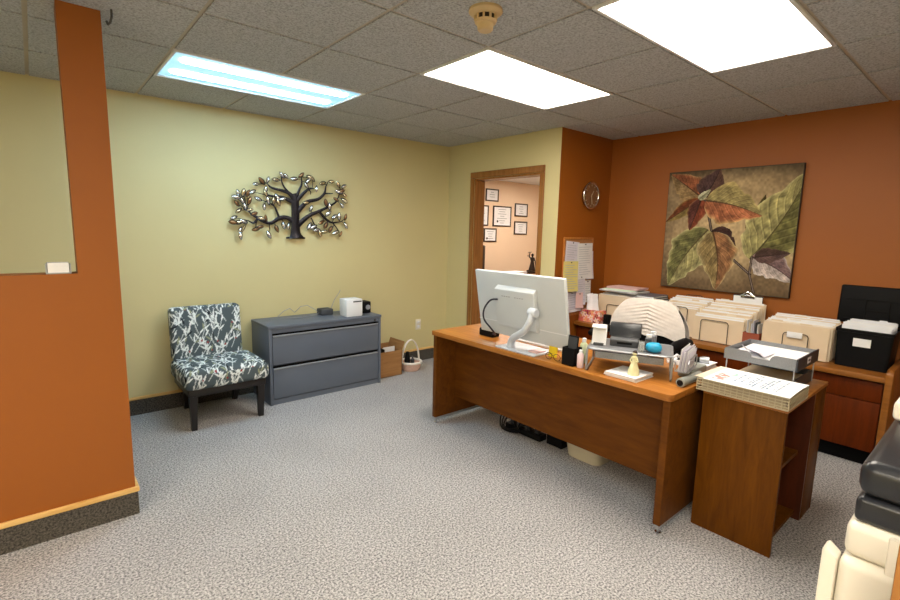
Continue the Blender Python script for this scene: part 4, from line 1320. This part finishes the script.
solo('curled_sheet', cs_, M['lilacpaper'], 'curled bluish sheet rising from the upper letter tray', 'paper', (-.85, -3.5, z1 + .036))
paperstack('tray_papers', -.835, lx1 - .02, ly0 + .03, ly1 - .03, bz + .0056, 5, .0045, 'papers lying in the lower letter tray', (-.67, -3.58, bz + .005), M['manila'], jit=.002)

# ------------------------------------------------------------------ under the desk
bn = thing('waste_bin', 'beige plastic waste bin under the desk', 'waste bin', (-.93, -2.65, 0))
bp_ = MB()
def rrect(x0, x1, y0, y1, r_, z):
    out = []
    for (cx, cy, a0) in ((x1 - r_, y1 - r_, 0), (x0 + r_, y1 - r_, 90), (x0 + r_, y0 + r_, 180), (x1 - r_, y0 + r_, 270)):
        for k in range(5):
            a = R(a0 + 90 * k / 4)
            out.append((cx + r_ * math.cos(a), cy + r_ * math.sin(a), z))
    return out
def loft(mb, rings):
    rs = [[mb.bm.verts.new(p) for p in r_] for r_ in rings]
    for A, B in zip(rs[:-1], rs[1:]):
        for j in range(len(A)):
            mb.bm.faces.new((A[j], A[(j + 1) % len(A)], B[(j + 1) % len(A)], B[j]))
    mb.bm.faces.new(rs[0][::-1])
    mb.bm.faces.new(rs[-1])
    return mb
loft(bp_, [rrect(-1.03, -.85, -2.775, -2.53, .05, .0005), rrect(-1.035, -.845, -2.78, -2.525, .05, .01), rrect(-1.07, -.81, -2.815, -2.49, .05, .32), rrect(-1.06, -.82, -2.805, -2.50, .045, .32), rrect(-1.03, -.85, -2.775, -2.53, .045, .012)])
build('body', bp_, M['beige'], bn)
build('rim', MB().tube(rrect(-1.072, -.808, -2.817, -2.488, .05, .32), .006, 8, closed=True), M['beige'], bn)
ps = thing('power_strip', 'black power strip with tangled cords on the carpet under desk', 'power strip', (-.99, -2.12, 0))
build('body', MB().box(-1.03, -.95, -2.30, -1.96, .0003, .045, bev=.006), M['black'], ps)
for k in range(4):
    build('plug', MB().box(-1.012, -.972, -2.27 + .08 * k, -2.235 + .08 * k, .0455, .08, bev=.004), M['blacksh'], ps)
cc_ = MB()
for k in range(3):
    cc_.tube([Vector(p) for p in smoothpath([(-.99, -2.25 + .08 * k, .078), (-1.05 - .02 * k, -2.2 + .05 * k, .11), (-1.10, -2.1 - .03 * k, .05), (-1.03 - .02 * k, -1.95 - .01 * k, .008), (-.9, -1.85 + .03 * k, .008), (-.75, -1.8 + .04 * k, .008)], 5)], .006, 6)
build('cords', cc_, M['black'], ps)
pcx = thing('computer_tower', 'black computer tower standing under the desk', 'computer', (-.86, -2.40, 0))
build('case', MB().box(-1.0, -.72, -2.47, -2.335, .0003, .40, bev=.006), M['black'], pcx)
build('bezel', MB().box(-.7195, -.705, -2.468, -2.337, .004, .396, bev=.004), M['blacksh'], pcx)

# ------------------------------------------------------------------ office chair behind the desk
oc = thing('office_chair', 'office chair with a gathered cream cloth cover, behind the desk', 'office chair', (-.36, -2.62, 0))
oxc, oyc = -.40, -2.63
XF = Matrix.Identity(4)
build('seat', MB().box(-.62, -.17, -2.87, -2.39, .44, .52, bev=.035, seg=4), M['chairfab'], oc)
build('column', MB().cyl((oxc, oyc, .10), (oxc, oyc, .44), .03), M['black'], oc)
for k in range(5):
    a = 2 * math.pi * k / 5 + .3
    ex, ey = oxc + .27 * math.cos(a), oyc + .27 * math.sin(a)
    lg = build('base_arm', MB().tube([(oxc, oyc, .105), (ex, ey, .075)], [.024, .016], 10), M['black'], oc)
    build('caster', MB().lathe([(.0265, -.022), (.029, -.014), (.029, .014), (.0265, .022)], (ex, ey, .0295), 20, 'y').cyl((ex, ey, .03), (ex, ey, .07), .008), M['blacksh'], lg)
build('backrest', MB().prism([(-2.86, .60), (-2.40, .60), (-2.37, .76), (-2.41, .92), (-2.48, .985), (-2.78, .985), (-2.85, .92), (-2.89, .76)], 'x', -.185, -.135, bev=.015), M['chairfab'], oc)
build('back_post', MB().tube([(-.30, oyc, .43), (-.14, oyc, .45), (-.11, oyc, .62), (-.125, oyc, .80)], .022, 10, flat=1.0), M['black'], oc)
for s in (-1, 1):
    ya = oyc + s * .315
    ar = build('armrest', MB().tube([(-.50, ya, .745), (-.44, ya, .76), (-.30, ya, .765), (-.22, ya, .755)], [.02, .032, .034, .024], 12), M['black'], oc)
    build('arm_post', MB().tube([(-.36, ya, .745), (-.36, ya, .60), (-.37, ya - s * .06, .49), (-.38, ya - s * .10, .46)], .015, 10), M['black'], ar)
cvr = MB()
def cover(u, v_):
    # u across (0..1), v from the hem up the front, over the top, down the back
    s = u * 2 - 1
    t = v_
    zt, zb = 1.022, .745
    if t < .5:
        k = t / .5
    else:
        k = (1 - t) / .5
    kz = math.sin(k * math.pi / 2)
    half = .300 - .078 * kz ** 2.5
    hem = .022 * abs(math.sin(s * 4.2)) if k < .12 else 0
    z = zb + (zt - zb) * kz - .055 * abs(s) ** 5 * kz - (hem * (1 - k / .12) if k < .12 else 0) * -1
    th = .050 * math.cos(kz * math.pi / 2 * .96) ** .5 + .012
    th *= (1 - .45 * s ** 4)
    x = -.16 + (-th if t < .5 else th)
    # gathers radiating from a vertical tuck line in the middle
    zc = (z - .90)
    ripple = .0050 * math.sin(zc * 230 + 16 * abs(s)) * math.exp(-3.6 * abs(s)) + .0022 * math.sin(zc * 80 - 9 * abs(s)) * math.exp(-2.0 * abs(s))
    if abs(s) < .10:
        ripple += .006 * (1 - abs(s) / .10)
    ripple *= min(1, max(0, (1.005 - z) / .06))
    x += ripple * (1 if t < .5 else -1) * (1 if k > .08 else .4)
    x += .03 * s * s * -1
    return Vector((x, oyc + .018 - s * half, z))
cvr.sheet(cover, 72, 110, .003)
build('cloth_cover', cvr, M['covercloth'], oc)

# ------------------------------------------------------------------ credenza along the orange wall
cr = thing('credenza', 'long low wooden credenza along the orange wall under the painting', 'credenza', (.58, -2.76, 0))
cz, ca0, ca1, cy0, cy1 = .64, .335, REC - .004, -3.93, -W1 - .010
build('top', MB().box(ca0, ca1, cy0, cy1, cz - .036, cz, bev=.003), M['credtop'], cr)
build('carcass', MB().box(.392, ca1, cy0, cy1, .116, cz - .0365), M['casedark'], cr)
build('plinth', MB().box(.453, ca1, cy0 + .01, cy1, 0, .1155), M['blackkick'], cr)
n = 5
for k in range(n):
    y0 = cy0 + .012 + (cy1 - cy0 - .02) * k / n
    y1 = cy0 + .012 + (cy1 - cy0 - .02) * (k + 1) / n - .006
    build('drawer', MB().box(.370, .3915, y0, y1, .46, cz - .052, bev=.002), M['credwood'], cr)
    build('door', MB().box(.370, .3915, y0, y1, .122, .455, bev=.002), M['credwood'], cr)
ep = [(ca0 - .022, 0), (ca1, 0), (ca1, cz + .055), (ca0 + .02, cz + .055)]
for k in range(7):
    a = R(90 + 90 * k / 6)
    ep.append((ca0 + .018 + .04 * math.cos(a), cz + .015 + .04 * math.sin(a)))
build('end_panel', MB().prism(ep, 'y', cy0 - .036, cy0 - .0005, bev=.003), M['credtop'], cr)

CZ = cz + .0004
# tissue box
tx = thing('tissue_box', 'red and pink floral tissue box on the left end of credenza', 'tissue box', (.46, -1.69, cz))
b = MB()
def faces(b, x0, x1, y0, y1, z0, z1, st):
    def face(o, a, c):
        b.sheet(lambda u, v_: Vector(o) + Vector(a) * u + Vector(c) * v_, max(2, int(Vector(a).length / st)), max(2, int(Vector(c).length / st)))
    X, Y, Z = x1 - x0, y1 - y0, z1 - z0
    face((x0, y0, z0), (0, Y, 0), (0, 0, Z)); face((x1, y0, z0), (0, Y, 0), (0, 0, Z))
    face((x0, y0, z0), (X, 0, 0), (0, 0, Z)); face((x0, y1, z0), (X, 0, 0), (0, 0, Z))
    face((x0, y0, z1), (X, 0, 0), (0, Y, 0)); face((x0, y0, z0), (X, 0, 0), (0, Y, 0))
faces(b, .405, .515, -1.825, -1.585, CZ, CZ + .118, .006)
bmesh.ops.remove_doubles(b.bm, verts=b.bm.verts, dist=.0005)
bo = build('box', b, M['floralbox'], tx)
FD = [(random.random() * .4, random.random() * .3, random.uniform(.016, .032), random.random()) for _ in range(110)]
def floral(co):
    u = co[:, 1] + .2 + co[:, 0] * .6
    v_ = co[:, 2] + co[:, 0] * .5 + .05
    c = np.tile(np.array((224., 112., 98.)), (len(u), 1))
    for a, b_, r_, k in FD:
        d = np.hypot(u - a, v_ - b_)
        ang = np.arctan2(v_ - b_, u - a)
        m = d < r_ * (.75 + .25 * np.cos(5 * ang))
        c[m] = (244, 214, 206) if k > .45 else ((240, 150, 120) if k > .2 else (150, 40, 60))
        c[d < r_ * .25] = (240, 190, 90)
    return c
paint(bo, floral)
ts = MB()
def tis(u, v_):
    a = u * 2 * math.pi
    r_ = .045 * (1 - .2 * v_) * (1 + .35 * math.sin(3 * a + 2 * v_)) + .012 * math.sin(5 * a) * v_
    return Vector((.46 + r_ * .6 * math.cos(a), -1.70 + r_ * 1.3 * math.sin(a), CZ + .116 + .150 * v_ * (1 + .12 * math.sin(2 * a))))
ts.sheet(tis, 36, 8, .001)
build('tissue', ts, M['tissue'], tx)
solo('black_mug', MB().lathe([(.034, CZ), (.037, CZ + .01), (.037, CZ + .095), (.033, CZ + .095), (.03, CZ + .01)], (.44, -1.885, 0), 24).tube([(.40, -1.89, CZ + .08), (.385, -1.895, CZ + .06), (.40, -1.89, CZ + .025)], .006, 8), M['black'], 'black mug on the credenza right of the tissue box', 'mug', (.44, -1.885, cz))

# folders: one thin card with a tab, papers showing inside
def folder(y0, y1, x, z0, h, mt, label, group, lean=0, tabpos=.3, name='manila_folder', inner=True, slant=0.0):
    o = thing(name, label, 'folder', (x, (y0 + y1) / 2, z0), 0, group)
    Mx = Matrix.Translation((x, 0, z0)) @ Matrix.Rotation(R(lean), 4, 'Y')
    L = y1 - y0
    poly = [(y0, 0), (y1, 0), (y1, h + slant)]
    a, b_ = y1 - L * tabpos, y1 - L * (tabpos + .2)
    poly += [(a, h), (a - .006, h + .012), (b_ + .006, h + .012), (b_, h), (y0, h - slant)]
    f_ = MB().prism([(p[0], p[1]) for p in [(y0, 0), (y1, 0), (y1, h), (y0, h)]], 'x', -.0045, -.0030)
    f2 = MB().prism(poly, 'x', .0030, .0045)
    for v_ in f2.bm.verts:
        pass
    f2.xf(Mx)
    f_.xf(Mx)
    build('front_cover', f_, mt, o, smooth=False)
    build('back_cover', f2, mt, o, smooth=False)
    if inner:
        build('papers', MB().box(-.0025, .0025, y0 + .006, y1 - .008, .001, h + random.uniform(-.006, .014), X=Mx), M['paper'], o, smooth=False)
    return o
def holder(y0, y1, xf, xb, arch, label):
    o = thing('file_holder', label, 'file holder', ((xf + xb) / 2, (y0 + y1) / 2, cz), 0)
    def loop(x, h):
        r_ = .02
        return MB().tube([(x, y0, CZ + .003), (x, y0, CZ + h - r_), (x, y0 - .3 * r_ * -1, CZ + h - .3 * r_), (x, y0 + r_, CZ + h), (x, y1 - r_, CZ + h), (x, y1 - .3 * r_, CZ + h - .3 * r_), (x, y1, CZ + h - r_), (x, y1, CZ + .003)], .003, 8)
    build('front_loop', loop(xf, arch), M['wire'], o)
    build('back_loop', loop(xb, arch + .08), M['wire'], o)
    b = MB()
    for y in (y0 + .02, y1 - .02):
        b.tube([(xf, y, CZ + .003), (xb, y, CZ + .003)], .003, 8)
    build('base_rails', b, M['wire'], o)
    return o
def filegroup(y0, y1, x0, x1, n, h0, h1, arch, names, wire=None, shift=-.03, mats=('manila', 'manila2'), tag_=None):
    if wire:
        holder(wire[0], wire[1], x0 - .016, x1 + .016, arch, names[2])
    for k in range(n):
        t = k / (n - 1)
        dy = shift * t + random.uniform(-.008, .008)
        mt = M[mats[k % len(mats)]]
        h = h0 + (h1 - h0) * t + random.uniform(-.006, .006)
        folder(y0 + dy, y1 + dy, x0 + (x1 - x0) * t, CZ + .0065, h, mt, names[0] if k == 0 else names[1], names[3] if k else None,
               tabpos=random.choice((.08, .3, .55)), slant=.0)
# group 1, behind the tissue box
filegroup(-2.09, -1.70, .57, .74, 8, .262, .280, .18, ('front manila folder behind the tissue box and black mug', 'cream folder in the row behind the tissue box', 'wire file holder behind the tissue box', 'folders behind the tissue box'), wire=(-1.98, -1.80))
zz = CZ + .0065 + .298
paperstack('loose_papers', .53, .78, -2.11, -1.72, zz + .004, 3, .006, 'white papers lying across the folders behind the tissue box', (.6, -1.9, zz), M['paper'], jit=.012)
paperstack('loose_papers', .55, .76, -2.08, -1.76, zz + .0225, 2, .006, 'pale green papers lying on the folders behind the tissue box', (.6, -1.92, zz + .022), M['greenpaper'], jit=.010)
paperstack('loose_papers', .56, .77, -2.10, -1.78, zz + .035, 3, .006, 'pinkish papers topmost on the folders behind the tissue box', (.6, -1.94, zz + .035), M['pinkpaper'], jit=.010)
# dark binders on a box
solo('storage_box', MB().box(.50, .80, -2.29, -2.125, CZ, CZ + .255, bev=.003), M['manila'], 'cream storage box under the dark binders, behind the chair', 'box', (.65, -2.21, cz))
for k in range(3):
    b_ = thing('dark_binder', ('lowest of three dark binders lying behind the cream chair cover', 'middle one of the dark binders lying behind the cream chair cover', 'topmost dark binder lying behind the cream chair cover')[k], 'binder', (.65, -2.2, CZ + .256 + .018 * k), 0, 'dark binders lying on the storage box')
    zc = CZ + .2560 + .0195 * k
    build('cover', MB().box(.47 + .01 * k, .76, -2.315 + .006 * k, -2.13, zc, zc + .003).box(.47 + .01 * k, .76, -2.315 + .006 * k, -2.13, zc + .016, zc + .019).box(.757, .76, -2.315 + .006 * k, -2.13, zc + .003, zc + .016), M[('darkgrey', 'black', 'steel')[k]], b_)
    build('pages', MB().box(.475 + .01 * k, .756, -2.31 + .006 * k, -2.135, zc + .0032, zc + .0158), M['paper'], b_)
# group 2
filegroup(-2.67, -2.335, .52, .78, 12, .235, .30, .255, ('front folder of the row behind the chair cover', 'manila folder in the row behind the chair cover', 'dark wire file holder behind the chair cover', 'folders behind the chair cover'), wire=(-2.60, -2.45))
# group 3
filegroup(-3.055, -2.675, .475, .765, 14, .20, .315, .185, ('front manila folder of the row under the clipboard', 'manila folder in the row under the clipboard', 'dark wire file holder with the tall arch under the clipboard', 'folders in the middle file holder'), wire=(-2.945, -2.735), shift=-.045)
# clipboard
cl = thing('clipboard', 'clipboard with a shiny clip standing behind the middle folders', 'clipboard', (.795, -2.965, cz))
build('board', MB().box(.792, .797, -3.07, -2.845, CZ, CZ + .385, bev=.002), M['darkwood'], cl)
build('sheets', MB().box(.788, .7918, -3.065, -2.85, CZ + .05, CZ + .375), M['paper'], cl)
build('clip', MB().box(.780, .7878, -3.01, -2.905, CZ + .360, CZ + .388, bev=.003).tube([(.782, -2.995, CZ + .388), (.782, -2.975, CZ + .405), (.782, -2.958, CZ + .412), (.782, -2.94, CZ + .405), (.782, -2.92, CZ + .388)], .006, 8), M['chrome'], cl)
# red card box
rb = thing('card_box', 'small red brown box holding cards between two folder rows', 'card box', (.50, -3.115, cz))
b = MB()
for q in ((.44, .58, -3.172, -3.167), (.44, .58, -3.065, -3.060), (.44, .445, -3.167, -3.065), (.575, .58, -3.167, -3.065)):
    b.box(*q, CZ, CZ + .135)
b.box(.44, .58, -3.172, -3.060, CZ, CZ + .004)
build('box', b, M['redbox'], rb)
for k in range(6):
    mt = M[('paper', 'darkgrey', 'lilacpaper', 'paper', 'manila2', 'paper')[k]]
    e = MB().box(0, .10, -.002, .002, 0, .20 + .012 * (k % 3), X=Matrix.Translation((.455, -3.158 + .0145 * k, CZ + .0048)) @ Matrix.Rotation(R(-1.5), 4, 'X'))
    solo('index_card', e, mt, 'upright card standing in the small red brown box', 'card', (.5, -3.157 + .0165 * k, CZ + .0048), 'cards in the red brown box')
# group 4
filegroup(-3.60, -3.19, .475, .74, 14, .232, .258, .178, ('front manila folder in holder with a small white tag', 'manila folder in the holder with a small white tag', 'dark wire file holder with a white tag, beside black box', 'folders in the tagged file holder'), wire=(-3.475, -3.32), shift=.0)
solo('holder_tag', MB().box(.4510, .4550, -3.44, -3.345, CZ + .145, CZ + .188, bev=.001), M['paper'], 'small blank white tag on the wire of the right file holder', 'tag', (.453, -3.39, CZ + .145))

# black file box
fb = thing('file_box', 'black plastic file box with raised lid on the credenza end', 'file box', (.62, -3.78, cz))
b = MB()
x0, x1, y0, y1 = .475, .775, -3.925, -3.625
loft(b, [rrect(x0 + .012, x1 - .012, y0 + .012, y1 - .008, .02, CZ), rrect(x0, x1, y0, y1, .02, CZ + .24), rrect(x0 - .008, x1 + .008, y0 - .004, y1 + .006, .02, CZ + .242), rrect(x0 - .008, x1 + .008, y0 - .004, y1 + .006, .02, CZ + .262), rrect(x0 + .006, x1 - .006, y0 + .006, y1 - .006, .016, CZ + .262), rrect(x0 + .016, x1 - .016, y0 + .016, y1 - .012, .016, CZ + .008)])
build('body', b, M['black'], fb)
build('label_card', MB().box(x0 - .006, x0 - .003, -3.815, -3.722, CZ + .150, CZ + .205), M['paper'], fb)
lid = MB().box(-.016, .016, -.205, .215, 0, .275, bev=.014, seg=3, X=Matrix.Translation((.797, -3.775, CZ + .262)) @ Matrix.Rotation(R(3), 4, 'Y'))
lo_ = build('lid', lid, M['black'], fb)
l2 = MB()
LX = Matrix.Translation((.797, -3.775, CZ + .262)) @ Matrix.Rotation(R(3), 4, 'Y')
l2.box(-.024, -.014, -.185, .175, .175, .18, X=LX).box(-.024, -.014, -.185, .175, .03, .035, X=LX).box(-.026, -.014, .06, .066, .035, .17, X=LX).box(-.026, -.014, -.07, -.064, .035, .17, X=LX).box(-.026, -.014, -.064, .06, .10, .106, X=LX)
build('lid_ribs', l2, M['black'], lo_)
for k in range(9):
    t = k / 8
    folder(y0 + .022, y1 - .022, .505 + .24 * t, CZ + .012, .275 + .012 * math.sin(k * 1.7), M['whitefolder'],
           'white hanging folder standing in the black file box', 'white folders in the black file box', tabpos=(.1, .35, .6)[k % 3], name='hanging_folder')

# ------------------------------------------------------------------ copier at the right edge
cp = thing('office_copier', 'cream office copier with a black lid at the right edge', 'copier', (-2.1, -4.5, 0))
kx0, kx1, ky0, ky1 = -2.455, -1.85, -4.78, -4.217
build('lower_body', MB().box(kx0 - .012, kx1, ky0, ky1 + .003, .03, .845, bev=.02, seg=3), M['cream'], cp)
build('upper_body', MB().box(kx0, kx1, ky0, ky1,   .8455, .922, bev=.018, seg=4), M['cream'], cp)
build('seam_panel', MB().box(kx0 - .004, kx0 + .02, ky0 + .02, -4.285, .70, .918, bev=.004), M['cream'], cp)
build('output_slot', MB().box(kx0 - .016, kx0 + .03, ky0 + .05, -4.30, .60, .695), M['black'], cp)
build('scanner_bed', MB().box(kx0 + .008, kx1, ky0 + .005, ky1 - .008, .9225, .978, bev=.012, seg=3), M['blacksh'], cp)
build('scanner_lid', MB().box(kx0 + .006, kx1, ky0, ky1 - .006,   .9785, 1.055, bev=.026, seg=5), M['blacksh'], cp)
build('paper_tray', MB().box(-2.10, -1.86, -4.62, -4.225, 1.0555, 1.105, bev=.012, seg=4), M['cream'], cp)
bt = MB().box(0, .016, -.01, .0, -.30, 0, X=Matrix.Identity(4))
bt = MB().prism([(-4.2125, .35), (-4.2125, .835), (-4.192, .852), (-4.186, .846), (-4.186, .35)], 'x', -2.466, -2.425, bev=.003)
build('bypass_tray', bt, M['cream'], cp)
for x in (kx0 + .05, kx1 - .05):
    for y in (ky0 + .05, ky1 - .05):
        build('foot', MB().lathe([(.02, 0), (.022, .01), (.015, .03)], (x, y, 0), 14), M['black'], cp)

# narrow wooden cabinet in front of the copier
nc = thing('wood_cabinet', 'narrow wooden cabinet edge in the lower right corner before the copier', 'cabinet', (-2.62, -4.6, 0))
build('carcass', MB().box(-2.70, -2.56, -4.90, -4.3165, 0, 1.04, bev=.003), M['casing'], nc)
build('door', MB().box(-2.718, -2.7005, -4.89, -4.3175, .06, 1.035, bev=.003), M['casing'], nc)

# ------------------------------------------------------------------ next room: certificates, desk, statuette
def cert(x0, x1, z0, z1, label, seal=True):
    o = thing('framed_certificate', label, 'framed certificate', ((x0 + x1) / 2, OY, z0), 0, 'framed certificates in the next room')
    f_ = MB()
    w_ = .022
    for q in ((x0, x1, z0, z0 + w_), (x0, x1, z1 - w_, z1), (x0, x0 + w_, z0 + w_, z1 - w_), (x1 - w_, x1, z0 + w_, z1 - w_)):
        f_.box(q[0], q[1], OY - .022, OY - .0005, q[2], q[3], bev=.003)
    build('frame', f_, M['darkwood'], o)
    c_ = build('certificate', MB().box(x0 + w_, x1 - w_, OY - .012, OY - .001, z0 + w_, z1 - w_), M['paper'], o, smooth=False)
    t_ = MB()
    k = int((z1 - z0) / .05)
    for i in range(k):
        zz_ = z1 - w_ - .045 - i * .042
        L = (x1 - x0) * random.uniform(.2, .55)
        if zz_ > z0 + w_ + .02:
            t_.box((x0 + x1) / 2 - L / 2, (x0 + x1) / 2 + L / 2, OY - .0128, OY - .0121, zz_, zz_ + .010)
    build('writing', t_, M['steelhi'], c_)
    if seal:
        build('seal', MB().lathe([(.022, OY - .0135), (.022, OY - .0121)], (x0 + (x1 - x0) * .25, 0, z0 + (z1 - z0) * .25), 16, 'y'), M['darkgrey'], c_)
cert(2.64, 2.97, 2.06, 2.285, 'topmost small framed certificate seen through the doorway', False)
cert(2.35, 2.72, 1.61, 1.98, 'framed certificate half hidden by the left side of the doorway', False)
cert(2.845, 3.335, 1.605, 1.985, 'largest framed certificate in the middle of the next room wall')
cert(3.44, 3.81, 1.81, 2.06, 'upper of the two framed certificates on the right through doorway', False)
cert(3.44, 3.815, 1.46, 1.715, 'lower of the two framed certificates on the right through doorway', False)
cert(2.62, 2.95, 1.315, 1.565, 'lowest framed certificate with a seal on the left through doorway')
od = thing('office_credenza', 'wooden desk under the certificates in the next room', 'desk', (2.9, 1.3, 0))
build('top', MB().box(2.2, 3.6, .95, 1.55, .755, .79, bev=.003), M['officedesk'], od)
for x in (2.22, 3.54):
    build('side_panel', MB().box(x, x + .04, .98, 1.52, 0, .7545), M['officedesk'], od)
build('modesty_panel', MB().box(2.262, 3.538, 1.2, 1.22, .2, .7545), M['officedesk'], od)
paperstack('paper_stack', 2.38, 2.68, 1.05, 1.30, .79, 8, .006, 'white papers on the desk in the next room', (2.5, 1.2, .79), jit=.006)
dsp = thing('tall_cabinet', 'tall dark cabinet just inside the next room doorway', 'cabinet', (1.52, 1.3, 0))
build('body', MB().box(1.14, 1.645, 1.05, 1.40, .06, 1.29, bev=.004), M['darkwood'], dsp)
build('door', MB().box(1.15, 1.64, 1.03, 1.0495, .07, 1.28, bev=.003), M['darkwood'], dsp)
build('plinth', MB().box(1.16, 1.62, 1.07, 1.38, 0, .0595), M['darkwood'], dsp)
stt = thing('statuette', 'dark bronze statuette of a standing woman raising one arm', 'statuette', (2.99, 1.2, .79))
sx_, sy_ = 2.985, 1.2
z0 = .7905
build('pedestal', MB().box(sx_ - .13, sx_ + .13, sy_ - .07, sy_ + .07, z0, z0 + .03, bev=.006).box(sx_ - .09, sx_ + .10, sy_ - .05, sy_ + .05, z0 + .03, z0 + .055, bev=.006), M['bronze'], stt)
build('figure', MB().lathe([(.065, z0 + .0552), (.055, z0 + .09), (.036, z0 + .17), (.028, z0 + .21), (.04, z0 + .25), (.042, z0 + .27), (.014, z0 + .285), (.013, z0 + .295), (.024, z0 + .315), (.022, z0 + .335), (.008, z0 + .348)], (sx_, sy_, 0), 20)
      .tube([(sx_ - .035, sy_, z0 + .265), (sx_ - .085, sy_, z0 + .285), (sx_ - .075, sy_, z0 + .37)], [.015, .011, .008], 8)
      .tube([(sx_ + .035, sy_, z0 + .265), (sx_ + .075, sy_, z0 + .215), (sx_ + .085, sy_, z0 + .15)], [.015, .011, .008], 8), M['bronze'], stt)
build('sword', MB().tube([(sx_ + .085, sy_, z0 + .16), (sx_ + .10, sy_, z0 + .058)], [.006, .003], 6), M['bronze'], stt)
build('scales', MB().tube([(sx_ - .125, sy_, z0 + .372), (sx_ - .025, sy_, z0 + .372)], .004, 6).tube([(sx_ - .12, sy_, z0 + .37), (sx_ - .12, sy_, z0 + .31)], .002, 6).lathe([(.004, z0 + .30), (.022, z0 + .312)], (sx_ - .12, sy_, 0), 12), M['bronze'], stt)
